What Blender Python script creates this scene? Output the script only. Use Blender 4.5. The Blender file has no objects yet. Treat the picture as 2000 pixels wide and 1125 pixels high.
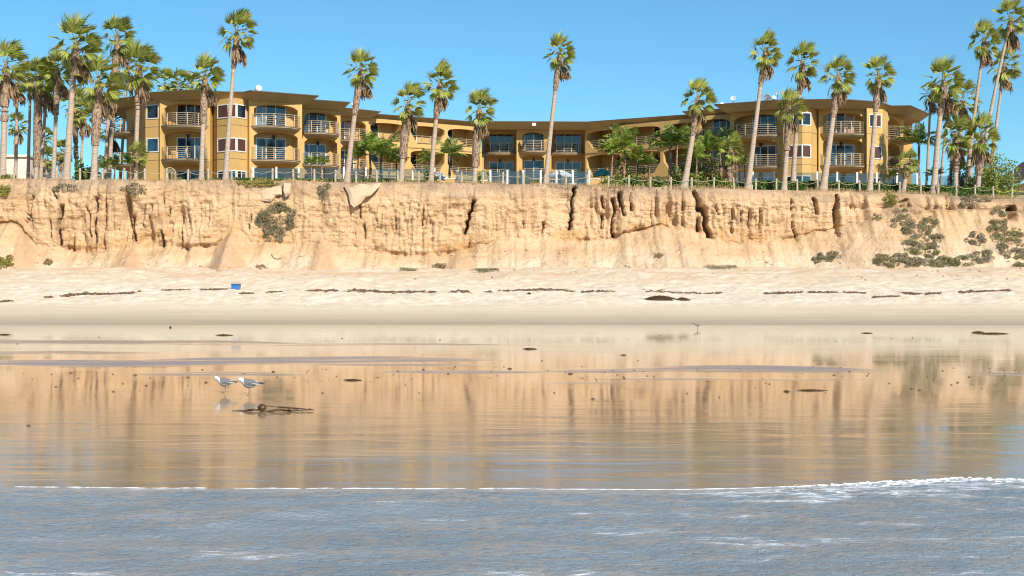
import bpy, bmesh, math, random
import numpy as np
from mathutils import Vector, Matrix, Quaternion
from mathutils.bvhtree import BVHTree
from mathutils.geometry import tessellate_polygon

# ------------------------------------------------------------------ camera, sky, sun, exposure
SC = bpy.context.scene
COL = SC.collection
R = math.radians
FPX, HZ, EYE = 2778.0, 541.0, 2.6          # focal length in photo pixels, horizon row, eye height

cam_data = bpy.data.cameras.new('camera')
cam_data.sensor_width = 36.0
cam_data.lens = 36.0 * FPX / 2000.0
cam_data.shift_y = -(562.5 - HZ) / 2000.0
cam_data.clip_start, cam_data.clip_end = 0.5, 6000.0
cam = bpy.data.objects.new('camera', cam_data)
COL.objects.link(cam)
cam.location = (0, 0, EYE)
cam.rotation_euler = (R(90), 0, 0)
SC.camera = cam

SUN_AZ, SUN_EL = 28.0, 38.0                # degrees to the right of straight behind the camera, and above the horizon
world = bpy.data.worlds.new('World')
SC.world = world
world.use_nodes = True
wt = world.node_tree
bg = wt.nodes['Background']
sky = wt.nodes.new('ShaderNodeTexSky')
sky.sky_type = 'NISHITA'
sky.sun_disc = False
sky.sun_elevation = R(SUN_EL)
sky.sun_rotation = R(180 - SUN_AZ)
sky.altitude = 0.0
sky.air_density = 1.0
sky.dust_density = 0.0
sky.ozone_density = 3.5
deep = wt.nodes.new('ShaderNodeMix')                # the clear deep blue of the photograph's whole sky
deep.data_type, deep.blend_type = 'RGBA', 'MULTIPLY'
deep.inputs[0].default_value = 1.0
deep.inputs[7].default_value = (0.49, 0.86, 1.0, 1)
wt.links.new(sky.outputs[0], deep.inputs[6])
wt.links.new(deep.outputs[2], bg.inputs['Color'])
bg.inputs['Strength'].default_value = 0.091

sun_data = bpy.data.lights.new('sun', 'SUN')
sun_data.energy = 4.8
sun_data.angle = R(0.53)
sun_data.color = (1.0, 0.93, 0.82)
sun = bpy.data.objects.new('sun', sun_data)
COL.objects.link(sun)
sdir = Vector((math.sin(R(SUN_AZ)) * math.cos(R(SUN_EL)), -math.cos(R(SUN_AZ)) * math.cos(R(SUN_EL)), math.sin(R(SUN_EL))))
sun.rotation_euler = (-sdir).to_track_quat('-Z', 'Y').to_euler()
sun.location = (40, -20, 60)

vs = SC.view_settings
vs.view_transform = 'Standard'
vs.look = 'None'
vs.exposure = 0.5
vs.gamma = 1.0
vs.use_curve_mapping = False
SC.cycles.filter_width = 1.1
SC.render.resolution_x, SC.render.resolution_y = 1024, 576

rnd = random.Random(7)
nrng = np.random.default_rng(11)

# ------------------------------------------------------------------ helpers
def P(px, py, D):
    """World point seen at photo pixel (px, py) at distance D."""
    return Vector(((px - 1000) * D / FPX, D, EYE + (HZ - py) * D / FPX))
def PX(px, D):
    return (px - 1000) * D / FPX

def tag(o, label=None, cat=None, group=None, kind=None):
    if label: o['label'] = label
    if cat: o['category'] = cat
    if group: o['group'] = group
    if kind: o['kind'] = kind
    return o

def empty(name, loc, label=None, cat=None, group=None, rz=0.0):
    o = bpy.data.objects.new(name, None)
    o.empty_display_size = 0.3
    COL.objects.link(o)
    o.location = loc
    o.rotation_euler = (0, 0, rz)
    return tag(o, label, cat, group, 'thing' if label else None)

def link(name, me, parent=None, loc=None):
    o = bpy.data.objects.new(name, me)
    COL.objects.link(o)
    if parent: o.parent = parent
    if loc is not None: o.location = loc
    return o

def world_loc(o):
    v = Vector((0, 0, 0))
    while o is not None:
        v += o.location
        o = o.parent
    return v

def np_mesh(name, verts, faces, mat=None, smooth=False):
    me = bpy.data.meshes.new(name)
    verts = np.asarray(verts, dtype=np.float32)
    faces = np.asarray(faces, dtype=np.int32)
    k = faces.shape[1]
    me.vertices.add(len(verts)); me.vertices.foreach_set('co', verts.ravel())
    me.loops.add(faces.size); me.loops.foreach_set('vertex_index', faces.ravel())
    me.polygons.add(len(faces))
    me.polygons.foreach_set('loop_start', np.arange(0, faces.size, k, dtype=np.int32))
    if smooth: me.polygons.foreach_set('use_smooth', np.ones(len(faces), dtype=bool))
    me.update(calc_edges=True)
    me.validate()
    if mat: me.materials.append(mat)
    return me

def grid_faces(nr, nc):
    i = np.arange(nr * nc).reshape(nr, nc)
    return np.stack([i[:-1, :-1], i[:-1, 1:], i[1:, 1:], i[1:, :-1]], -1).reshape(-1, 4)

class MB:
    """Collects faces (through a local frame M) into one mesh."""
    def __init__(self, M=None):
        self.v, self.f, self.m, self.s = [], [], [], []
        self.M = M or Matrix.Identity(4)
        self.mi, self.smooth = 0, False
    def add(self, pts, faces):
        b = len(self.v)
        self.v += [tuple(self.M @ Vector(p)) for p in pts]
        for f in faces:
            self.f.append([b + i for i in f]); self.m.append(self.mi); self.s.append(self.smooth)
    def box(self, a, b):
        x0, y0, z0 = a; x1, y1, z1 = b
        self.add([(x0,y0,z0),(x1,y0,z0),(x1,y1,z0),(x0,y1,z0),(x0,y0,z1),(x1,y0,z1),(x1,y1,z1),(x0,y1,z1)],
                 [(0,3,2,1),(4,5,6,7),(0,1,5,4),(1,2,6,5),(2,3,7,6),(3,0,4,7)])
    def tube(self, pts, r, n=6, cap=True):
        pts = [Vector(p) for p in pts]
        rs = r if hasattr(r, '__len__') else [r] * len(pts)
        V, Fc = [], []
        for i, p in enumerate(pts):
            t = (pts[min(i + 1, len(pts) - 1)] - pts[max(i - 1, 0)])
            t = t.normalized() if t.length > 1e-9 else Vector((0, 0, 1))
            u = t.cross(Vector((0, 0, 1)))
            if u.length < 1e-3: u = t.cross(Vector((0, 1, 0)))
            u.normalize(); w = t.cross(u)
            for k in range(n):
                a = 2 * math.pi * k / n
                V.append(p + (u * math.cos(a) + w * math.sin(a)) * rs[i])
        for i in range(len(pts) - 1):
            for k in range(n):
                k2 = (k + 1) % n
                Fc.append((i*n+k, i*n+k2, (i+1)*n+k2, (i+1)*n+k))
        if cap:
            Fc.append(tuple(range(n))); Fc.append(tuple((len(pts)-1)*n + k for k in reversed(range(n))))
        self.add(V, Fc)
    def prism(self, poly, z0, z1, poly_top=None):
        """Vertical prism over plan polygon (counter-clockwise seen from above)."""
        n = len(poly); top = poly_top or poly
        self.add([(x, y, z0) for x, y in poly] + [(x, y, z1) for x, y in top],
                 [(i, (i+1) % n, n + (i+1) % n, n + i) for i in range(n)] + [tuple(range(n))[::-1], tuple(range(n, 2*n))])
    def lathe(self, prof, c=(0,0,0), n=12):
        V, Fc = [], []
        for r_, z in prof:
            for k in range(n):
                a = 2 * math.pi * k / n
                V.append((c[0] + r_*math.cos(a), c[1] + r_*math.sin(a), c[2] + z))
        for i in range(len(prof) - 1):
            for k in range(n):
                k2 = (k+1) % n
                Fc.append((i*n+k, i*n+k2, (i+1)*n+k2, (i+1)*n+k))
        self.add(V, Fc)
    def plate(self, outer, inner, y0, y1):
        """Upright plate in the local x-z plane with one hole, from y0 (front) to y1 (back)."""
        loops = [[Vector((x, z, 0)) for x, z in outer], [Vector((x, z, 0)) for x, z in inner]] if inner else [[Vector((x, z, 0)) for x, z in outer]]
        allp = list(outer) + list(inner or [])
        tri = tessellate_polygon(loops)
        n = len(allp)
        V = [(x, y0, z) for x, z in allp] + [(x, y1, z) for x, z in allp]
        Fc = []
        for t in tri:
            a, b, c = t
            ar = (allp[b][0]-allp[a][0])*(allp[c][1]-allp[a][1]) - (allp[b][1]-allp[a][1])*(allp[c][0]-allp[a][0])
            if ar < 0: a, b, c = a, c, b
            Fc.append((a, b, c)); Fc.append((n+a, n+c, n+b))
        no = len(outer)
        for i in range(no):
            j = (i+1) % no; Fc.append((i, n+i, n+j, j))
        for i in range(no, n):
            j = i+1 if i+1 < n else no; Fc.append((i, j, n+j, n+i))
        self.add(V, Fc)
    def build(self, name, mats, parent=None, origin=None):
        me = bpy.data.meshes.new(name)
        off = world_loc(parent) if parent else (Vector(origin) if origin is not None else Vector((0, 0, 0)))
        vv = [(x - off.x, y - off.y, z - off.z) for x, y, z in self.v]
        me.from_pydata(vv, [], self.f)
        if not isinstance(mats, (list, tuple)): mats = [mats]
        for m in mats: me.materials.append(m)
        me.polygons.foreach_set('material_index', self.m)
        me.polygons.foreach_set('use_smooth', self.s)
        me.update()
        return link(name, me, parent, None if parent or origin is None else origin)

def copy_tree(o, parent=None):
    c = o.copy(); COL.objects.link(c); c.parent = parent
    for ch in o.children: copy_tree(ch, c)
    return c

# numpy value noise
def _hash(ix, iy, seed):
    h = (ix.astype(np.int64) * 374761393 + iy.astype(np.int64) * 668265263 + seed * 1442695041) & 0x7fffffff
    h = ((h ^ (h >> 13)) * 1274126177) & 0x7fffffff
    return ((h ^ (h >> 16)) & 0xffff) / 65535.0
def vnoise(x, y, seed=0):
    x = np.asarray(x, float); y = np.asarray(y, float)
    x, y = np.broadcast_arrays(x, y)
    ix, iy = np.floor(x), np.floor(y)
    fx, fy = x - ix, y - iy
    fx = fx*fx*(3-2*fx); fy = fy*fy*(3-2*fy)
    a, b = _hash(ix, iy, seed), _hash(ix+1, iy, seed)
    c, d = _hash(ix, iy+1, seed), _hash(ix+1, iy+1, seed)
    return (a + (b-a)*fx) * (1-fy) + (c + (d-c)*fx) * fy
def fbm(x, y, o=4, seed=0, gain=0.5):
    t, amp, tot, s = 0, 1.0, 0, 1.0
    for i in range(o):
        t = t + amp * vnoise(x*s, y*s, seed + i*17); tot += amp; amp *= gain; s *= 2.03
    return t / tot
def sstep(a, b, x):
    t = np.clip((x - a) / (b - a), 0, 1)
    return t*t*(3-2*t)

# ------------------------------------------------------------------ materials
MAT = {}
class NT:
    def __init__(self, name):
        m = bpy.data.materials.new(name); m.use_nodes = True
        self.m, self.t = m, m.node_tree
        self.b = self.t.nodes['Principled BSDF']
        MAT[name] = m
    def n(self, kind, **kw):
        nd = self.t.nodes.new(kind)
        for k, v in kw.items():
            if k.startswith('i_'): nd.inputs[k[2:].replace('_', ' ')].default_value = v
            else: setattr(nd, k, v)
        return nd
    def l(self, a, b): self.t.links.new(a, b)
    def coord(self, scale=(1,1,1), rot=(0,0,0), which='Object'):
        tc = self.n('ShaderNodeTexCoord'); mp = self.n('ShaderNodeMapping')
        mp.inputs['Scale'].default_value = scale; mp.inputs['Rotation'].default_value = rot
        self.l(tc.outputs[which], mp.inputs['Vector'])
        return mp.outputs[0]
    def noise(self, vec, scale=5., detail=4., rough=0.55, dist=0.0):
        nd = self.n('ShaderNodeTexNoise')
        nd.inputs['Scale'].default_value = scale; nd.inputs['Detail'].default_value = detail
        nd.inputs['Roughness'].default_value = rough; nd.inputs['Distortion'].default_value = dist
        if vec is not None: self.l(vec, nd.inputs['Vector'])
        return nd.outputs[0]
    def ramp(self, fac, stops):
        nd = self.n('ShaderNodeValToRGB'); cr = nd.color_ramp
        while len(cr.elements) < len(stops): cr.elements.new(0.5)
        for e, (p, c) in zip(cr.elements, stops):
            e.position = p; e.color = (*c, 1) if len(c) == 3 else c
        self.l(fac, nd.inputs[0]); return nd.outputs[0]
    def rng(self, fac, a, b, c=0., d=1.):
        nd = self.n('ShaderNodeMapRange')
        for i, v in enumerate((a, b, c, d)): nd.inputs[i+1].default_value = v
        self.l(fac, nd.inputs[0]); return nd.outputs[0]
    def mix(self, fac, a, b, mode='MIX'):
        nd = self.n('ShaderNodeMix', data_type='RGBA', blend_type=mode)
        for s, v in ((nd.inputs[0], fac), (nd.inputs[6], a), (nd.inputs[7], b)):
            if isinstance(v, (int, float)): s.default_value = v
            elif isinstance(v, tuple): s.default_value = (*v, 1)
            else: self.l(v, s)
        return nd.outputs[2]
    def math(self, op, a, b=None):
        nd = self.n('ShaderNodeMath', operation=op)
        for s, v in ((nd.inputs[0], a), (nd.inputs[1], b)):
            if v is None: continue
            if isinstance(v, (int, float)): s.default_value = v
            else: self.l(v, s)
        return nd.outputs[0]
    def attr(self, name):
        return self.n('ShaderNodeAttribute', attribute_name=name)
    def bump(self, h, strength=0.3, dist=0.05, normal=None):
        nd = self.n('ShaderNodeBump'); nd.inputs['Strength'].default_value = strength; nd.inputs['Distance'].default_value = dist
        self.l(h, nd.inputs['Height'])
        if normal is not None: self.l(normal, nd.inputs['Normal'])
        return nd.outputs[0]
    def out(self, color=None, rough=None, normal=None, **kw):
        for key, v in (('Base Color', color), ('Roughness', rough), ('Normal', normal)):
            if v is None: continue
            s = self.b.inputs[key]
            if isinstance(v, (int, float)): s.default_value = v
            elif isinstance(v, tuple): s.default_value = (*v, 1)
            else: self.l(v, s)
        for k, v in kw.items(): self.b.inputs[k.replace('_', ' ')].default_value = v
        return self.m

def simple(name, col, rough=0.7, var=0.12, scale=3.0, bump=0.0, **kw):
    t = NT(name); v = t.coord()
    f = t.noise(v, scale, 5)
    dark = tuple(c * (1 - var) for c in col); lite = tuple(min(1, c * (1 + var)) for c in col)
    c = t.ramp(f, [(0.3, dark), (0.7, lite)])
    return t.out(c, rough, t.bump(t.noise(v, scale*9, 3), bump, 0.02) if bump else None, **kw)

def stucco_mat():
    t = NT('stucco'); v = t.coord()
    c = t.ramp(t.noise(v, 0.45, 5), [(0.3, (0.47, 0.295, 0.098)), (0.7, (0.575, 0.37, 0.130))])
    st = t.noise(t.coord((2.6, 2.6, 0.22)), 1.0, 5, 0.65)                 # rain streaks
    c = t.mix(t.rng(st, 0.56, 0.80, 0, 0.5), c, (0.33, 0.22, 0.10))
    c = t.mix(t.rng(t.noise(v, 1.7, 4), 0.60, 0.78, 0, 0.35), c, (0.58, 0.42, 0.20))
    t.out(c, 0.88, t.bump(t.noise(v, 5, 3), 0.3, 0.02))
stucco_mat()
simple('stucco_trim', (0.36, 0.255, 0.115), 0.85, 0.1, 0.6, 0.2)
simple('roof_edge', (0.10, 0.075, 0.055), 0.7, 0.2)
simple('deck_stone', (0.40, 0.31, 0.18), 0.8, 0.12, 2.0, 0.2)
simple('deck_trim', (0.22, 0.155, 0.115), 0.7, 0.15)
simple('rail_metal', (0.42, 0.345, 0.225), 0.45, 0.06)
simple('white_frame', (0.74, 0.71, 0.66), 0.5, 0.04)
simple('cream_wall', (0.72, 0.62, 0.48), 0.85, 0.08, 0.6)
simple('lantern_metal', (0.03, 0.025, 0.02), 0.5, 0.2)
simple('dark_furniture', (0.05, 0.04, 0.035), 0.55, 0.2)
simple('cushion', (0.62, 0.52, 0.42), 0.9, 0.1)
simple('post_wood', (0.42, 0.36, 0.27), 0.85, 0.22, 4.0, 0.3)
simple('rope', (0.45, 0.38, 0.25), 0.9, 0.15, 8.0)
simple('rope_yellow', (0.75, 0.62, 0.05), 0.8, 0.1)
simple('white_cloth', (0.80, 0.79, 0.77), 0.8, 0.03)
simple('teal_cloth', (0.05, 0.24, 0.22), 0.8, 0.15)
simple('dish_white', (0.78, 0.77, 0.75), 0.5, 0.05)
simple('grey_metal', (0.16, 0.17, 0.18), 0.45, 0.15)
simple('lamp_metal', (0.30, 0.36, 0.36), 0.4, 0.1)
simple('shingle', (0.085, 0.07, 0.06), 0.85, 0.25, 4.0)
simple('terracotta', (0.45, 0.17, 0.08), 0.8, 0.15)
simple('cooler_blue', (0.03, 0.16, 0.42), 0.4, 0.15)
simple('cooler_lid', (0.03, 0.07, 0.16), 0.5, 0.15)
simple('rust', (0.30, 0.12, 0.06), 0.8, 0.2)
simple('kelp', (0.085, 0.042, 0.014), 0.35, 0.4, 12.0)
simple('kelp_dry', (0.13, 0.075, 0.04), 0.85, 0.35, 10.0)
simple('gull_white', (0.62, 0.61, 0.59), 0.8, 0.04, 30)
simple('gull_grey', (0.13, 0.13, 0.135), 0.8, 0.15, 40)
simple('gull_pale', (0.36, 0.35, 0.34), 0.8, 0.12, 40)
simple('gull_black', (0.02, 0.02, 0.022), 0.7, 0.2)
simple('gull_leg', (0.16, 0.13, 0.08), 0.6, 0.1)
simple('gull_beak', (0.55, 0.25, 0.12), 0.5, 0.1)
simple('plover_brown', (0.22, 0.17, 0.12), 0.8, 0.2, 30)
simple('black_cloth', (0.012, 0.012, 0.014), 0.85, 0.2)
simple('denim', (0.06, 0.08, 0.13), 0.85, 0.2)
simple('skin', (0.50, 0.29, 0.19), 0.55, 0.06)
simple('hair', (0.10, 0.055, 0.03), 0.6, 0.2)
simple('slab_rock', (0.50, 0.36, 0.23), 0.9, 0.14, 1.6, 0.6)
simple('blind_red', (0.16, 0.045, 0.03), 0.7, 0.2)
simple('soil', (0.36, 0.26, 0.16), 0.95, 0.2, 0.5, 0.4)
simple('concrete', (0.50, 0.45, 0.37), 0.9, 0.12, 1.0, 0.2)

def glass(name, base, ior, rough, wob=0.0):
    t = NT(name); v = t.coord()
    c = t.ramp(t.noise(v, 0.9, 3), [(0.35, tuple(x*0.7 for x in base)), (0.65, tuple(min(1, x*1.25) for x in base))])
    nrm = t.bump(t.noise(v, 1.3, 2), wob, 0.05) if wob else None
    return t.out(c, rough, nrm, IOR=ior)
glass('pane_dark', (0.012, 0.013, 0.016), 1.75, 0.06, 0.1)
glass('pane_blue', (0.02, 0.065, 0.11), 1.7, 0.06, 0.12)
glass('pane_sky_blue', (0.15, 0.24, 0.30), 1.7, 0.12, 0.1)  # pale blue base colour paints in the sky mirrored by the glass
glass('pane_rose', (0.42, 0.24, 0.17), 1.6, 0.15, 0.1)
def blind_pane():
    t = NT('pane_blind'); v = t.coord()
    w = t.n('ShaderNodeTexWave', wave_type='BANDS', bands_direction='Z'); w.inputs['Scale'].default_value = 5.0
    t.l(v, w.inputs['Vector'])
    t.out(t.mix(w.outputs[0], (0.05, 0.018, 0.014), (0.14, 0.055, 0.038)), 0.25, IOR=1.6)
blind_pane()
def screen_glass():
    t = NT('screen_glass')
    nt = t.t
    tr = t.n('ShaderNodeBsdfTransparent'); tr.inputs[0].default_value = (0.76, 0.79, 0.80, 1)
    gl = t.n('ShaderNodeBsdfGlossy'); gl.inputs['Roughness'].default_value = 0.06; gl.inputs[0].default_value = (0.7, 0.7, 0.7, 1)
    df = t.n('ShaderNodeBsdfDiffuse'); df.inputs[0].default_value = (0.10, 0.14, 0.17, 1)
    m1 = t.n('ShaderNodeMixShader'); m1.inputs[0].default_value = 0.09
    m2 = t.n('ShaderNodeMixShader'); m2.inputs[0].default_value = 0.06
    t.l(tr.outputs[0], m1.inputs[1]); t.l(gl.outputs[0], m1.inputs[2])
    t.l(m1.outputs[0], m2.inputs[1]); t.l(df.outputs[0], m2.inputs[2])
    t.l(m2.outputs[0], nt.nodes['Material Output'].inputs[0])
screen_glass()

def leafmat(name, cols, trans=0.42, rough=0.5):
    """Leaf colour varies from leaf to leaf (per mesh island) and from object to object."""
    t = NT(name)
    g = t.n('ShaderNodeNewGeometry'); oi = t.n('ShaderNodeObjectInfo')
    k = t.math('FRACT', t.math('ADD', t.math('MULTIPLY', g.outputs['Random Per Island'], 0.75), t.math('MULTIPLY', oi.outputs['Random'], 0.6)))
    n = len(cols)
    c = t.ramp(k, [((i + 0.5) / n, col) for i, col in enumerate(cols)])
    t.out(c, rough)
    tl = t.n('ShaderNodeBsdfTranslucent'); t.l(c, tl.inputs[0])
    mx = t.n('ShaderNodeMixShader'); mx.inputs[0].default_value = trans
    t.l(t.b.outputs[0], mx.inputs[1]); t.l(tl.outputs[0], mx.inputs[2])
    t.l(mx.outputs[0], t.t.nodes['Material Output'].inputs[0])
leafmat('palm_green', [(0.12, 0.19, 0.03), (0.34, 0.44, 0.05), (0.56, 0.58, 0.09), (0.42, 0.40, 0.13), (0.50, 0.39, 0.20), (0.20, 0.27, 0.04), (0.46, 0.53, 0.06)])
leafmat('palm_dry', [(0.30, 0.19, 0.105), (0.40, 0.28, 0.17), (0.23, 0.14, 0.085), (0.36, 0.26, 0.13)], 0.2, 0.8)
leafmat('feather_green', [(0.12, 0.21, 0.03), (0.26, 0.36, 0.045), (0.38, 0.40, 0.08), (0.10, 0.16, 0.03)])
leafmat('hedge_green', [(0.06, 0.12, 0.02), (0.10, 0.19, 0.03), (0.16, 0.26, 0.035), (0.07, 0.13, 0.025)], 0.25)
leafmat('bush_green', [(0.16, 0.22, 0.03), (0.25, 0.31, 0.045), (0.34, 0.35, 0.07), (0.12, 0.17, 0.03)], 0.3)
leafmat('scrub_grey', [(0.30, 0.25, 0.17), (0.23, 0.205, 0.12), (0.26, 0.245, 0.11), (0.36, 0.29, 0.21), (0.20, 0.19, 0.09)], 0.2, 0.8)
leafmat('scrub_green', [(0.23, 0.235, 0.085), (0.30, 0.275, 0.13), (0.19, 0.205, 0.065), (0.34, 0.28, 0.17)], 0.25, 0.7)
leafmat('scrub_yellow', [(0.38, 0.32, 0.05), (0.30, 0.29, 0.05), (0.24, 0.26, 0.05), (0.40, 0.30, 0.09)], 0.25, 0.7)
leafmat('dry_grass', [(0.36, 0.25, 0.12), (0.28, 0.19, 0.09), (0.42, 0.30, 0.16)], 0.2, 0.8)

def trunk_mat():
    t = NT('palm_trunk'); v = t.coord((1, 1, 1))
    ring = t.noise(t.coord((1.2, 1.2, 9)), 1.6, 4, 0.6)
    big = t.noise(v, 0.7, 3)
    oi = t.n('ShaderNodeObjectInfo')
    c = t.ramp(ring, [(0.30, (0.24, 0.18, 0.135)), (0.5, (0.42, 0.345, 0.27)), (0.75, (0.53, 0.45, 0.37))])
    c = t.mix(t.rng(big, 0.4, 0.75, 0, 0.5), c, (0.40, 0.27, 0.18))
    c = t.mix(t.math('MULTIPLY', oi.outputs['Random'], 0.4), c, (0.38, 0.25, 0.16))
    t.out(c, 0.9, t.bump(ring, 0.7, 0.05))
trunk_mat()
def boot_mat():
    t = NT('palm_boots')
    v = t.coord((1, 1, 0.55))
    vo = t.n('ShaderNodeTexVoronoi'); vo.inputs['Scale'].default_value = 9.0; t.l(v, vo.inputs['Vector'])
    c = t.ramp(vo.outputs['Distance'], [(0.1, (0.42, 0.31, 0.22)), (0.45, (0.30, 0.20, 0.13)), (0.8, (0.11, 0.07, 0.045))])
    t.out(c, 0.9, t.bump(vo.outputs['Distance'], -0.9, 0.08))
boot_mat()

# ------------------------------------------------------------------ the setting: bluff, ground, beach, wet flat, sea
def bluff_mat():
    t = NT('bluff_earth'); v = t.coord()
    a = t.attr('tint')
    sep = t.n('ShaderNodeSeparateColor'); t.l(a.outputs['Color'], sep.inputs[0])
    big = t.noise(v, 0.35, 5, 0.6)
    c = t.ramp(big, [(0.28, (0.44, 0.265, 0.135)), (0.5, (0.565, 0.365, 0.20)), (0.72, (0.645, 0.447, 0.268))])
    strata = t.noise(t.coord((0.10, 0.10, 3.2)), 1.0, 5, 0.65)
    c = t.mix(t.rng(strata, 0.42, 0.68, 0, 0.55), c, (0.655, 0.475, 0.285))
    streak = t.noise(t.coord((3.2, 3.2, 0.28)), 1.0, 5, 0.65)
    c = t.mix(t.rng(streak, 0.52, 0.80, 0, 0.55), c, (0.42, 0.25, 0.125))
    c = t.mix(t.math('MULTIPLY', sep.outputs[2], t.rng(t.noise(v, 1.6, 4), 0.35, 0.65, 0.2, 0.9)), c, (0.48, 0.26, 0.09))
    c = t.mix(t.math('MULTIPLY', sep.outputs[0], 0.7), c, (0.50, 0.315, 0.175))
    c = t.mix(t.math('MULTIPLY', sep.outputs[1], t.rng(t.noise(v, 0.9, 5, 0.65), 0.30, 0.68, 0.22, 1.0)), c, (0.225, 0.155, 0.105))
    c = t.mix(t.math('MULTIPLY', t.attr('sandy').outputs['Fac'], t.rng(t.noise(v, 0.8, 5, 0.65), 0.30, 0.62, 0.15, 1.0)), c, (0.63, 0.515, 0.37))
    spk = t.noise(v, 7.0, 4, 0.7)
    c = t.mix(t.rng(spk, 0.56, 0.76, 0, 0.5), c, (0.32, 0.19, 0.10))
    fr = t.n('ShaderNodeTexVoronoi', feature='DISTANCE_TO_EDGE'); fr.inputs['Scale'].default_value = 1.0
    wv = t.n('ShaderNodeVectorMath', operation='ADD'); t.l(t.coord((1.5, 1.5, 0.75)), wv.inputs[0])
    nz = t.n('ShaderNodeTexNoise'); nz.inputs['Scale'].default_value = 1.3; nz.inputs['Detail'].default_value = 5; t.l(v, nz.inputs['Vector']); t.l(nz.outputs['Color'], wv.inputs[1])
    t.l(wv.outputs[0], fr.inputs['Vector'])
    crack = t.rng(fr.outputs['Distance'], 0.0, 0.09, 1.0, 0.0)
    crack = t.math('MULTIPLY', crack, t.rng(t.noise(v, 0.5, 3), 0.45, 0.65))
    h = t.math('ADD', t.math('MULTIPLY', t.noise(v, 3.5, 6, 0.62), 1.0), t.math('MULTIPLY', t.noise(t.coord((4, 4, 0.8)), 2.2, 4, 0.6), 0.7))
    h = t.math('SUBTRACT', t.math('ADD', h, t.math('MULTIPLY', spk, 0.35)), t.math('MULTIPLY', crack, 0.30))
    t.out(c, 0.95, t.bump(h, 0.85, 0.17))
bluff_mat()
def sand_mat():
    t = NT('beach_sand'); v = t.coord()
    sx = t.n('ShaderNodeSeparateXYZ'); tc = t.n('ShaderNodeTexCoord'); t.l(tc.outputs['Object'], sx.inputs[0])
    n1 = t.noise(t.coord((0.25, 0.9, 1)), 0.6, 5, 0.6)
    yy = t.math('ADD', sx.outputs[1], t.math('MULTIPLY', t.math('SUBTRACT', n1, 0.5), 3.5))
    dry = t.ramp(t.noise(v, 1.4, 6, 0.65), [(0.30, (0.49, 0.395, 0.275)), (0.5, (0.60, 0.51, 0.385)), (0.7, (0.67, 0.58, 0.45))])
    firm = t.ramp(t.noise(t.coord((0.12, 1.2, 1)), 0.9, 5, 0.6), [(0.3, (0.50, 0.405, 0.28)), (0.7, (0.58, 0.475, 0.34))])
    damp = t.ramp(t.noise(t.coord((0.10, 1.0, 1)), 1.2, 5, 0.6), [(0.3, (0.35, 0.275, 0.185)), (0.7, (0.41, 0.325, 0.225))])
    c = t.mix(t.rng(yy, 79.5, 87.5), damp, firm)
    c = t.mix(t.rng(yy, 86.5, 90.0), c, dry)
    soil = t.noise(t.coord((0.25, 0.4, 1)), 1.0, 5, 0.65)
    k = t.math('MULTIPLY', t.rng(yy, 96.0, 104.0), t.rng(soil, 0.36, 0.60, 0.1, 0.9))
    c = t.mix(k, c, (0.52, 0.36, 0.22))
    fleck = t.noise(t.coord((0.6, 1.2, 1)), 5.0, 3, 0.7)
    c = t.mix(t.math('MULTIPLY', t.rng(yy, 87.0, 90.0), t.rng(fleck, 0.66, 0.76, 0, 0.55)), c, (0.24, 0.16, 0.10))
    h = t.math('MULTIPLY', t.rng(yy, 86.0, 89.5), t.noise(v, 3.0, 5, 0.6))
    t.out(c, t.rng(yy, 77, 80, 0.55, 0.95), t.bump(h, 0.45, 0.10))
sand_mat()
def wet_mat():
    t = NT('wet_sand'); v = t.coord()
    a = t.attr('dry').outputs['Fac']
    tc = t.n('ShaderNodeTexCoord'); sx = t.n('ShaderNodeSeparateXYZ'); t.l(tc.outputs['Object'], sx.inputs[0])
    n0 = t.noise(t.coord((0.15, 1.0, 1)), 1.0, 5, 0.6)
    dry = t.math('MULTIPLY', a, t.rng(n0, 0.28, 0.62, 0.0, 0.9))
    base = t.mix(n0, (0.28, 0.195, 0.115), (0.35, 0.255, 0.155))
    c = t.mix(dry, base, (0.27, 0.235, 0.245))  # drier matte bands; their lilac-grey also paints in reflected sky
    near = t.rng(sx.outputs[1], 32.0, 20.0)
    rough = t.math('ADD', t.math('MULTIPLY', dry, 0.42), t.math('ADD', t.rng(n0, 0.3, 0.7, 0.035, 0.085), t.math('MULTIPLY', near, 0.055)))
    # low swells that run almost parallel to the shore, finer wind ripple on top; both die out up the flat
    s1 = t.noise(t.coord((0.20, 1.35, 1), (0, 0, R(3.5))), 1.0, 4, 0.55, 0.9)
    s2 = t.noise(t.coord((0.9, 6.0, 1), (0, 0, R(2))), 1.0, 3, 0.55)
    s3 = t.noise(t.coord((13, 22, 1)), 1.0, 2, 0.6)
    h = t.math('ADD', t.math('MULTIPLY', s1, 0.80), t.math('MULTIPLY', s2, 0.10))
    calm = t.rng(t.noise(t.coord((0.22, 0.45, 1)), 1.0, 3), 0.38, 0.62, 0.12, 1.15)
    h = t.math('MULTIPLY', h, t.math('MULTIPLY', near, calm))
    h = t.math('ADD', h, t.math('MULTIPLY', s3, t.math('ADD', t.math('MULTIPLY', near, 0.030), t.math('MULTIPLY', dry, 0.05))))
    h = t.math('ADD', h, t.math('MULTIPLY', t.noise(t.coord((0.08, 0.8, 1)), 1.0, 3), 0.10))
    t.out(c, rough, t.bump(h, 0.75, 0.022), IOR=1.5)
wet_mat()
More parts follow.
